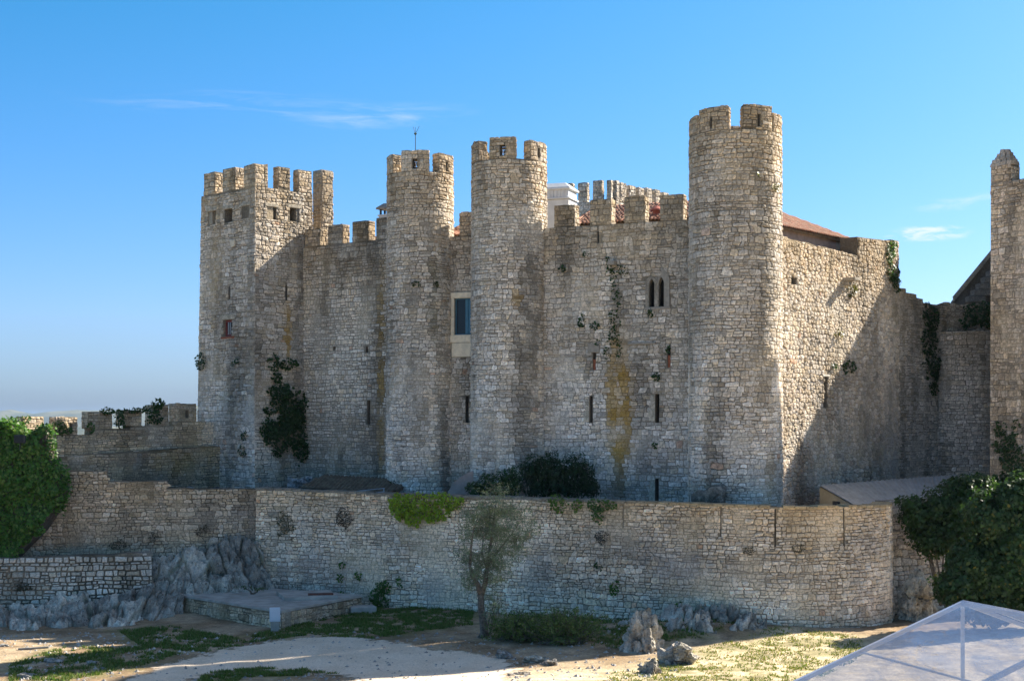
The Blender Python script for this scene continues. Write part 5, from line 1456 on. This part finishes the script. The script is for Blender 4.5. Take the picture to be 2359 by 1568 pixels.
ivy('ivy', 'large dark ivy mass covering the lower sunless side of the square tower', SQR, [fb(SQR, 655, 940, 42, 50), fb(SQR, 640, 1000, 36, 42), fb(SQR, 670, 985, 28, 45), fb(SQR, 618, 985, 22, 22), fb(SQR, 640, 905, 28, 22), fb(SQR, 690, 1040, 24, 26), fb(SQR, 625, 835, 16, 18), fb(SQR, 655, 840, 20, 14), fb(SQR, 700, 1010, 14, 30), fb(SQR, 630, 870, 12, 12)], 260, .16, DG, depth=.45)
ivy('ivy', 'narrow dark ivy on the outer edge of the square tower', SQL, [fb(SQL, 474, 832, 10, 18)], 300, .13, DG, depth=.4)
for lb, bl in (('small ivy tuft low on the lit edge of the square tower', [fb(SQL, 570, 1005, 6, 12)]), ('ivy tuft near the foot of the square tower corner', [fb(SQL, 566, 1040, 7, 14)]), ('ivy sprig left of the square tower corner under the red window', [fb(SQL, 553, 830, 6, 9)]), ('little weed beside the hanging ivy of the square tower corner', [fb(SQL, 545, 838, 5, 6)])):
    ivy('wall_plant', lb, SQL, bl, 300, .11, DG, 'plants rooted in the walls', cat='plant')
ivy('ivy', 'green ivy column below the spout left of the twin lancet window', BC, [fb(BC, 1432, 622, 15, 18), fb(BC, 1413, 650, 9, 26), fb(BC, 1405, 610, 9, 14), fb(BC, 1422, 690, 10, 26), fb(BC, 1418, 735, 12, 26), fb(BC, 1412, 775, 10, 22), fb(BC, 1428, 800, 9, 26), fb(BC, 1400, 815, 7, 14)], 190, .105, (.035, .07, .02), depth=.14, rag=.75)
P3 = 'plants rooted in the walls'
for lb, (a, b, rx, ry) in (('dark weed tuft high on the broad wall near the middle tower', (1296, 620, 7, 9)), ('small weed under the first merlon of the broad wall', (1352, 585, 5, 6)), ('larger dark weed left of the ivy column', (1371, 751, 10, 9)), ('upright dark weed left of the larger weed by the ivy column', (1342, 738, 8, 14)),
                       ('weed right under the twin lancet window', (1499, 722, 6, 10)), ('weed over the right brick filled slit', (1541, 805, 4, 10)), ('weed above the right arrow slit of the broad wall', (1513, 866, 8, 9)), ('weed above the left brick filled slit', (1382, 790, 8, 10)), ('weed below the right arrow slit near the tower', (1512, 1025, 7, 7))):
    ivy('wall_plant', lb, BC, [fb(BC, a, b, rx, ry)], 330, .12, DG, P3, cat='plant', depth=.25)
for lb, (a, b, rx, ry) in (('dry weed tuft on the upper right side of the tallest tower', (1745, 402, 5, 6)), ('brown weed at the lit edge of the tallest tower', (1785, 432, 7, 8))):
    ivy('wall_plant', lb, FC, [fb(FC, a, b, rx, ry)], 330, .12, (.13, .12, .04), P3, cat='plant', depth=.2)
for lb, (a, b, rx, ry) in (('mossy weed high on the vane tower', (957, 652, 10, 9)), ('weed near the shadowed edge of the vane tower', (1003, 655, 6, 8)), ('weed at the foot of the vane tower', (908, 1118, 8, 12))):
    ivy('wall_plant', lb, FA, [fb(FA, a, b, rx, ry)], 330, .12, (.04, .055, .02), P3, cat='plant', depth=.2)
ivy('wall_plant', 'green weed left of the blue shuttered window', AB, [fb(AB, 1033, 762, 6, 8)], 300, .11, DG, P3, cat='plant')
ivy('ivy', 'sunlit green ivy at the upper end of the sunlit wall', EA, [fb(EA, 2047, 585, 9, 20), fb(EA, 2052, 566, 6, 12)], 260, .14, (.10, .17, .06), depth=.25)
ivy('ivy', 'dark ivy hanging below the sunlit ivy on the wall end', EA, [fb(EA, 2055, 630, 12, 22), fb(EA, 2060, 655, 9, 20)], 260, .14, (.04, .08, .02), depth=.25)
for lb, (a, b, rx, ry) in (('dark weed on the shaded part of the receding wall', (1951, 845, 14, 16)), ('small weed left of the dark weed on the receding wall', (1917, 845, 7, 10)), ('dry weed under the stone corbel', (1957, 668, 12, 16)), ('light green weed in the sunlit wall above the arrow slit', (1928, 770, 8, 9))):
    ivy('wall_plant', lb, EA, [fb(EA, a, b, rx, ry)], 260, .13, (.10, .09, .035) if 'dry' in lb or 'light' in lb else DG, P3, cat='plant', depth=.25)
ivy('ivy', 'long dark ivy trail at the joint of the lower wall and the half round turret', EL, [fb(EL, 2142, 730, 16, 30), fb(EL, 2135, 785, 16, 34), fb(EL, 2142, 840, 18, 40), fb(EL, 2146, 885, 10, 26)], 200, .15, (.03, .06, .018), depth=.3)
ivy('ivy', 'thick ivy over the ragged head of the half round turret', T2, [fb(T2, 2265, 722, 38, 30), fb(T2, 2290, 735, 22, 40), fb(T2, 2225, 740, 18, 16)], 230, .15, DG, depth=.5)
ivy('ivy', 'dark ivy on the lower face of the keep', KF, [fb(KF, 2320, 1030, 30, 30), fb(KF, 2345, 1060, 30, 50), fb(KF, 2310, 985, 16, 14), fb(KF, 2350, 985, 14, 16)], 160, .15, DG, depth=.3)
for lb, (a, b, rx, ry), colr in (('dark weed high on the curved wall left of centre', (832, 1325, 8, 11), MG), ('weed to the left of the dark weed on the curved wall', (790, 1330, 8, 12), MG), ('weed cluster low on the curved wall', (788, 1375, 9, 20), MG), ('weed above the weed cluster low on the curved wall', (792, 1300, 7, 9), MG), ('weed on the curved wall between plaster and ivy', (925, 1340, 8, 12), MG),
                             ('dry brown bush growing from the curved wall below its head', (795, 1195, 17, 22), (.075, .06, .045)), ('brown dry tuft on the curved wall near the wall nook', (660, 1210, 20, 26), (.085, .08, .04)), ('dark weed tuft on the curved wall right of the olive tree', (1377, 1303, 11, 11), DG), ('green weeds trailing on the curved wall above the tall crag', (1420, 1350, 9, 24), MG), ('brown dry bush under the trailing ivy of the curved wall', (1388, 1238, 16, 16), (.075, .06, .05)),
                             ('small weed on the curved wall above the hump rock', (1570, 1390, 7, 7), MG), ('brown dry weed on the curved wall below the first dark joint', (1728, 1265, 15, 12), (.085, .075, .05)), ('brown dry weed on the curved wall under the second dark joint', (1838, 1262, 12, 10), (.085, .075, .05))):
    ivy('wall_plant', lb, FW, [fb(FW, a, b, rx, ry)], 1100 if colr[0] > .07 else 330, .055 if colr[0] > .07 else .11, colr, P3, cat='plant', depth=.3, mat='leaf_matt', rag=.8)
for lb, (a, b, rx, ry) in (('brown dry tuft at the foot of the left wall', (352, 1235, 12, 14)), ('dry bush over the terrace wall', (272, 1255, 22, 12)), ('brown tuft low on the left wall near the nook', (455, 1225, 18, 18))):
    ivy('wall_plant', lb, LWF, [fb(LWF, a, b, rx, ry)], 1000, .055, (.09, .07, .045), P3, cat='plant', depth=.3, mat='leaf_matt', rag=.8)
ivy('wall_plant', 'dark dry bush on the pale terrace wall', TWF, [fb(TWF, 60, 1350, 22, 10)], 400, .1, (.07, .06, .035), P3, cat='plant', depth=.3, mat='leaf_matt', rag=.8)
ivy('ivy', 'dark ivy over the merlons of the battlement wall', BWF, [fb(BWF, 350, 950, 18, 26), fb(BWF, 270, 965, 12, 20), fb(BWF, 240, 945, 20, 8), fb(BWF, 360, 925, 14, 10), fb(BWF, 300, 945, 30, 6)], 330, .13, (.03, .065, .02), depth=.3)
ivy('ivy', 'green ivy between the sunlit merlons of the battlement wall', BWF, [fb(BWF, 135, 985, 16, 16), fb(BWF, 55, 965, 12, 8), fb(BWF, 205, 985, 6, 14), fb(BWF, 150, 992, 20, 8)], 330, .12, (.06, .11, .03), depth=.3)

# big ivy bank at the left edge, on a broken wall of its own
ib = thing('ivy_bank', 'large bright green ivy bank covering a ruined wall at the left edge', 'ivy', (X_(20, 66.4), 66.4, 2))
prof = [(-160, 985), (-40, 975), (20, 972), (36, 990), (62, 1010), (84, 992), (100, 985), (112, 1060), (136, 1090), (142, 1130), (122, 1180), (92, 1225), (52, 1265), (18, 1300), (-160, 1320)]
MB().prism([pt(a, b, 66.6) for a, b in prof], (0, 1.1, 0)).build('wall_core', M['mortar'], ib, cols=(.12, .1, .08))
pp = [pt(a, b, 66.4) for a, b in prof]; poly2 = [(q_[0], q_[2]) for q_ in pp]
C = []; NN = []
while len(C) < 12000:
    x = random.uniform(-27, -20.2); z = random.uniform(1.5, 9.2)
    if in_poly(x + .25 * fbm(x * 2, z * 2, 0, 3), z + .25 * fbm(x * 2, z * 2, 9, 3), poly2):
        bul = .30 + .45 * fbm(x * 1.1, z * 1.1, 3, 3)
        C.append((x, 66.55 - max(.02, bul + random.uniform(-.12, .14)), z)); NN.append((.1, -1, .5))
# a fringe over the head so the light catches it
for _ in range(2500):
    k = random.randint(1, 9); a, b = pp[k], pp[k + 1] if k < len(pp) - 1 else pp[k]
    f_ = random.random(); C.append((a[0] + (b[0] - a[0]) * f_ + random.gauss(0, .1), 66.6 + random.uniform(-.3, 1.1), a[2] + (b[2] - a[2]) * f_ + random.gauss(.03, .1))); NN.append((.3, -.3, 1))
C = np.array(C); V, Q, cc = leaves(C, np.array(NN, float), .15, .85, .5, leaf_cols(len(C), (.075, .165, .03), .5, (.17, .24, .06), .18), .8)
o_ = link_mesh('foliage', V, Q, M['leaf'], ib, cc)
fl_ = thing('floodlight', 'square floodlight fixed in the ivy at the left edge', 'floodlight', pt(46, 1018, 65.4))
g = pt(46, 1011, 65.4)
MB().box((g[0], g[1], g[2]), (.50, .22, .38), R(10), .04).build('housing', M['dark'], fl_)
MB().box((g[0] - .02, g[1] - .125, g[2]), (.40, .02, .28), R(10), .005).build('lens', M['glass'], fl_)
MB().tube([(g[0] - .05, g[1] + .1, g[2] - .5), (g[0], g[1] + .05, g[2] - .15)], .03, 6).build('bracket', M['dark'], fl_)

# olive tree -----------------------------------------------------
ol = thing('olive_tree', 'slender grey green olive tree in front of the curved wall', 'tree', (X_(1115, 58.8), 58.8, 0))
bx, by = X_(1115, 58.8), 58.8
def P_(px, py, dy=0.0): return (X_(px, 58.8 + dy), 58.8 + dy, Z_(py, 58.8 + dy))
tb = MB()
tb.tube([P_(1112, 1475), P_(1116, 1455), P_(1112, 1425), P_(1108, 1395), P_(1108, 1365)], [.27, .18, .15, .14, .13], 10)
tb.tube([P_(1108, 1370), P_(1100, 1345), P_(1088, 1325), P_(1082, 1300, -.1)], [.13, .11, .09, .06], 8)
tb.tube([P_(1109, 1370), P_(1117, 1345, .1), P_(1121, 1315, .2), P_(1128, 1270, .2), P_(1135, 1215, .1), P_(1142, 1160, 0)], [.12, .11, .09, .07, .05, .02], 8)
tb.tube([P_(1083, 1302), P_(1085, 1260, -.2), P_(1092, 1215, -.3), P_(1105, 1180, -.3)], [.06, .045, .03, .015], 6)
tb.tube([P_(1124, 1300, .2), P_(1150, 1265, .4), P_(1175, 1235, .5), P_(1195, 1205, .4)], [.06, .045, .03, .015], 6)
tb.tube([P_(1121, 1310, .1), P_(1110, 1270, .3), P_(1115, 1230, .4)], [.05, .035, .015], 6)
for _ in range(6): tb.tube([P_(1118 + random.uniform(-4, 12), 1465), P_(1130 + random.uniform(0, 25), 1400 + random.uniform(-20, 20)), P_(1135 + random.uniform(0, 25), 1360)], [.02, .014, .006], 5)
tb.build('trunk', M['bark'], ol, smooth=True)
cl_ = [(1140, 1180, 50, 45), (1175, 1195, 42, 40), (1105, 1205, 36, 36), (1090, 1245, 30, 36), (1130, 1235, 46, 40), (1175, 1240, 40, 36), (1085, 1290, 26, 30), (1120, 1285, 36, 30), (1158, 1275, 34, 26), (1205, 1215, 24, 26), (1150, 1145, 26, 24), (1080, 1190, 20, 20), (1135, 1400, 18, 40), (1112, 1315, 28, 18), (1095, 1320, 26, 20), (1140, 1310, 28, 22), (1080, 1345, 18, 16), (1100, 1340, 24, 16), (1135, 1335, 26, 16), (1078, 1260, 20, 26), (1190, 1260, 22, 20), (1165, 1300, 24, 18)]
C = []; shp_ = []
tw_ = MB()
for (a, b, rx, ry) in cl_:
    ns = int(rx * ry / 6)
    for _ in range(ns):
        v = rng.normal(0, .6, 3); l_ = np.linalg.norm(v)
        if l_ > 1.45: v *= 1.45 / l_
        c0 = np.array(P_(a + v[0] * rx, b - v[2] * ry, v[1] * 1.0))
        dirv = rng.normal(0, 1, 3); dirv[2] = abs(dirv[2]) * .8 - .2; dirv /= np.linalg.norm(dirv)
        if fbm(c0[0] * 1.5, c0[1] * 1.5, c0[2] * 1.5, 3) < -.02: continue
        L_ = random.uniform(.25, .6)
        for k in range(13):
            C.append(c0 + dirv * L_ * (k / 12 - .3) + rng.normal(0, .045, 3))
        if random.random() < .35: tw_.tube([c0 - dirv * L_ * .4, c0 + dirv * L_ * .6], [.008, .004], 4, False)
C = np.array(C)
V, Q, cc = leaves(C, rng.normal(0, 1, (len(C), 3)), .10, .28, .3, leaf_cols(len(C), (.16, .20, .12), .35, (.24, .26, .20), .25), 0)
link_mesh('crown', V, Q, M['leaf_matt'], ol, cc)
tw_.build('twigs', M['bark'], ol)['kind'] = 'stuff'

# feathery low juniper
def juniper(label, cx, cy, rad, n, seed):
    jn = thing('juniper', label, 'shrub', (cx, cy, 0)); C = []; D = []
    st = MB()
    for _ in range(n):
        a = random.uniform(0, 2 * math.pi); el_ = random.uniform(.15, 1.25); L_ = rad * random.uniform(.6, 1.1) * (1 - .12 * el_)
        d = np.array((math.cos(a) * math.cos(el_), math.sin(a) * math.cos(el_) * .75, math.sin(el_) * 1.0))
        base = np.array((cx + random.gauss(0, rad * .2), cy + random.gauss(0, .25), .05))
        tip = base + d * L_
        st.tube([base, base + d * L_ * .5, tip], [.025, .015, .005], 4, False)
        for k in range(44):
            f_ = .3 + .7 * k / 43
            pp_ = base + d * L_ * f_ + np.array((0, 0, -.12 * (f_ - .4) ** 2))
            sp = rng.normal(0, .085 * (1.15 - f_ * .6), 3)
            C.append(pp_ + sp); D.append(d + sp * 2)
    C = np.array(C); D = np.array(D)
    nrm = np.cross(D, rng.normal(0, 1, D.shape)); nrm[:, 2] = np.abs(nrm[:, 2])
    V, Q, cc = leaves(C, nrm, .12, .30, .25, leaf_cols(len(C), (.11, .16, .045), .4, (.2, .25, .08), .2), .1)
    link_mesh('foliage', V, Q, M['leaf_matt'], jn, cc); st.build('branches', M['bark'], jn)['kind'] = 'stuff'
juniper('dark feathery juniper at the foot of the olive tree', X_(1190, 58.0), 58.0, 1.45, 130, 1)
juniper('broad feathery juniper spreading right of the one at the olive tree', X_(1300, 57.2), 57.2, 1.75, 170, 2)

# shrubs behind the curved wall
def leafy_shrub(name, label, blobs, Y, dens, size, base, asp, droop, cat='shrub', alt=None, pa=.05, zfoot=4.5, depth=1.1, mat='leaf'):
    cx = np.mean([b[0] for b in blobs]); root = thing(name, label, cat, (X_(cx, Y), Y, zfoot)); C = []; N = []
    st = MB()
    for (a, b, rx, ry) in blobs:
        c0 = np.array(pt(a, b, Y)); sx, sz = rx * Y / F, ry * Y / F
        n = int(dens * (sx * sz * depth + .02) * 4)
        v = rng.normal(0, 1, (n, 3)); v /= np.linalg.norm(v, axis=1, keepdims=True)
        rr = rng.random(n) ** .45
        v2 = v * rr[:, None]
        nz_ = np.array([fbm(q_[0] * 2.2 + a, q_[1] * 2.2, q_[2] * 2.2 + b, 3) for q_ in v2])
        kp_ = nz_ > -.18
        P = c0 + v2 * np.array((sx, depth * .6, sz)) * (1 + .35 * nz_[:, None])
        C.append(P[kp_]); N.append((v + np.array((0, 0, .5)))[kp_])
        st.tube([(X_(cx, Y), Y + .3, zfoot), ((X_(cx, Y) + c0[0]) / 2 + .1, Y + .2, (zfoot + c0[2]) / 2), tuple(c0)], [.06, .04, .015], 6)
    C = np.vstack(C); N = np.vstack(N)
    V, Q, cc = leaves(C, N, size, asp, .5, leaf_cols(len(C), base, .35, alt, pa), droop)
    link_mesh('foliage', V, Q, M[mat], root, cc); st.build('stems', M['bark'], root)['kind'] = 'stuff'
    return root
leafy_shrub('laurel_shrub', 'tall dark drooping shrub behind the curved wall against the middle tower', [(1230, 1080, 34, 38), (1270, 1085, 40, 50), (1320, 1085, 36, 46), (1350, 1100, 26, 44), (1240, 1120, 40, 30), (1300, 1125, 60, 26), (1365, 1125, 20, 20)], 68.5, 520, .22, (.03, .055, .022), .28, 1.6)
leafy_shrub('leafy_bush', 'upright green bush left of the drooping shrub behind the curved wall', [(1095, 1125, 26, 18), (1125, 1115, 26, 26), (1160, 1110, 26, 30), (1185, 1105, 22, 34), (1150, 1130, 50, 16)], 68.6, 480, .20, (.045, .085, .026), .3, -1.2)
# dark shrubs on the right
leafy_shrub('ivy_bush', 'dense dark ivy bush spilling over the end of the curved wall', [(2120, 1195, 50, 50), (2170, 1170, 60, 50), (2215, 1150, 50, 50), (2150, 1240, 55, 46), (2200, 1215, 60, 60), (2100, 1160, 36, 22), (2250, 1130, 50, 40)], 64.5, 520, .16, (.045, .082, .026), .8, .8, zfoot=.5, depth=1.3)
leafy_shrub('fig_tree', 'big leaved dark fig tree behind the clear roofed marquee', [(2290, 1190, 70, 70), (2330, 1250, 70, 80), (2240, 1290, 60, 60), (2300, 1330, 80, 70), (2350, 1150, 60, 60), (2210, 1350, 60, 50), (2370, 1380, 60, 60), (2270, 1400, 70, 40)], 60.5, 620, .18, (.04, .078, .028), .85, .6, 'tree', (.14, .13, .03), .03, zfoot=0, depth=1.8)
leafy_shrub('creeper', 'dark creeper rising against the keep behind the fig tree', [(2345, 1100, 36, 36), (2300, 1115, 40, 26), (2240, 1110, 60, 22), (2190, 1120, 30, 16)], 68.0, 360, .2, (.04, .072, .026), .8, .6, zfoot=4.5, depth=1.0)

# weeds and low plants at the platform
for lb, (a, b, rx, ry) in (('green weed clump behind the electric cabinet', (675, 1425, 26, 10)), ('green weed clump between platform and curved wall', (735, 1410, 40, 12)), ('weed tuft at the slab edge against the curved wall', (825, 1385, 9, 10))):
    Yw = 9.0 * F / (b + ry - HY)
    leafy_shrub('weed', lb, [(a, b, rx, ry)], Yw, 260, .12, MG, .6, .0, 'plant', zfoot=0, depth=.5)
leafy_shrub('weed', 'grassy weeds growing on the platform slab', [(560, 1352, 26, 5), (595, 1356, 20, 5)], 66.6, 300, .12, (.05, .1, .025), .3, -.5, 'plant', zfoot=.76, depth=.5)

# grass: blades nobody could count
def grass(label_region, n, hgt, base, alt, name='grass', test=None, thin=.02):
    B = []; 
    xs_ = [q_[0] for q_ in label_region]; ys_ = [q_[1] for q_ in label_region]
    tries = 0
    while len(B) < n and tries < n * 14:
        tries += 1
        x, y = random.uniform(min(xs_), max(xs_)), random.uniform(min(ys_), max(ys_))
        if not in_poly(x, y, label_region): continue
        if fbm(x * .8, y * .8, 4, 4) + .9 * fbm(x * 2.7, y * 2.7, 1, 2) < random.uniform(-.25, .35): continue
        B.append((x, y, ground_z(x, y)))
    B = np.array(B); n = len(B)
    a = rng.uniform(0, 2 * math.pi, n); h = hgt * rng.uniform(.4, 1.3, n); w_ = thin * rng.uniform(.7, 1.6, n)
    sx = np.stack([np.cos(a) * w_, np.sin(a) * w_, 0 * a], 1); le = np.stack([rng.normal(0, .5, n) * h, rng.normal(0, .5, n) * h, h], 1)
    V = np.stack([B - sx, B + sx, B + le], 1).reshape(-1, 3)
    cc = np.repeat(leaf_cols(n, base, .35, alt, .25), 3, axis=0)
    return tag(link_mesh(name, V, np.arange(3 * n).reshape(n, 3), M['leaf_matt'], None, cc), kind='stuff')
for poly, n in zip(GRASSY, (26000, 6000, 5000, 14000)): grass(poly, n, .11, (.095, .155, .032), (.19, .17, .065))
grass(DRY, 9000, .075, (.16, .19, .04), (.36, .29, .13), 'dry_grass')

# pebbles
pb = MB()
for _ in range(2600):
    x, y = random.uniform(-22, 6), random.uniform(48, 60)
    s = random.choice((.02, .03, .03, .045, .06, .09)) * random.uniform(.7, 1.3); z = ground_z(x, y)
    o3 = [(s, 0, 0), (0, s, 0), (-s, 0, 0), (0, -s, 0)]
    r_ = random.random() * 3
    pb.add([(x + a * math.cos(r_) - b * math.sin(r_), y + a * math.sin(r_) + b * math.cos(r_), z) for a, b, _c in o3] + [(x + s * .2, y, z + s * .8)], [(0, 1, 4), (1, 2, 4), (2, 3, 4), (3, 0, 4)])
tag(pb.build('pebbles', M['rock'], cols=(.42, .39, .35)), kind='stuff')

# ================================================================== MARQUEE
mq = thing('marquee', 'clear plastic marquee roof on a white aluminium frame at the lower right corner', 'marquee', (9, 30, -.3))
AP = Vector((10.69, 34.0, 4.6)); rd = Vector((.34, -.94, 0)).normalized(); ld = Vector((-.94, -.34, 0)).normalized()
SL = 1.57 / 4.46
def mp(w, l, dz=0.0): return AP + ld * w + rd * l + Vector((0, 0, -abs(w) * SL + dz))
WD, LN = 5.2, 13.0
bays = [0, 4.3, 8.6, 12.9]
def beam(a, b, name, sz=.07, par=mq, up=Vector((0, 0, 1))):
    a, b = Vector(a), Vector(b); d = (b - a).normalized(); s_ = d.cross(up).normalized() * sz; t_ = s_.cross(d).normalized() * sz * .8
    mbm = MB(); mbm.add([a - s_ - t_, a + s_ - t_, a + s_ + t_, a - s_ + t_, b - s_ - t_, b + s_ - t_, b + s_ + t_, b - s_ + t_], [(3, 2, 1, 0), (4, 5, 6, 7), (0, 1, 5, 4), (1, 2, 6, 5), (2, 3, 7, 6), (3, 0, 4, 7)])
    return mbm.build(name, M['alu'], par)
for l in bays:
    for sgn in (1, -1): beam(mp(.02 * sgn, l), mp(WD * sgn, l), 'rafter', .055)
    beam(mp(0, l), mp(0, l, -4.8), 'king_post', .04, up=Vector((0, 1, 0)))
    for sgn in (1, -1): beam(mp(WD * sgn, l), (mp(WD * sgn, l).x, mp(WD * sgn, l).y, -.4), 'post', .08, up=Vector((0, 1, 0)))
for w in (0, 2.8, WD): beam(mp(w, 0, -.02), mp(w, 12.9, -.02), 'purlin', .025 if w == 2.8 else .055)
for w in (-2.8, -WD): beam(mp(w, 0, -.02), mp(w, 12.9, -.02), 'purlin', .03)
for i in range(3):
    for a, b in ((0.0, 2.8), (2.8, WD)):
        for sgn in (1, -1):
            nn = 8; V = []
            for k in range(nn + 1):
                for j in range(nn + 1):
                    w = a + (b - a) * k / nn; l = bays[i] + 4.3 * j / nn
                    V.append(mp(w * sgn, l, .075 - .05 * math.sin(math.pi * k / nn) * math.sin(math.pi * j / nn)))
            fc = [(k * (nn + 1) + j, k * (nn + 1) + j + 1, (k + 1) * (nn + 1) + j + 1, (k + 1) * (nn + 1) + j) for k in range(nn) for j in range(nn)]
            link_mesh('roof_panel', V, fc, M['plastic'], mq, smooth=True)

# ================================================================== HAZE
m = bpy.data.materials.new('air_haze'); m.use_nodes = True; m.node_tree.nodes.clear()
t = NT(m.node_tree); o = t.n('ShaderNodeOutputMaterial'); v = t.n('ShaderNodeVolumePrincipled')
v.inputs['Color'].default_value = (.50, .70, 1.0, 1); v.inputs['Density'].default_value = 0.00004; v.inputs['Anisotropy'].default_value = .2
m.node_tree.links.new(v.outputs[0], o.inputs['Volume'])
tag(MB().box((0, 7800, -30), (19000, 16600, 140)).build('haze', m), kind='stuff')
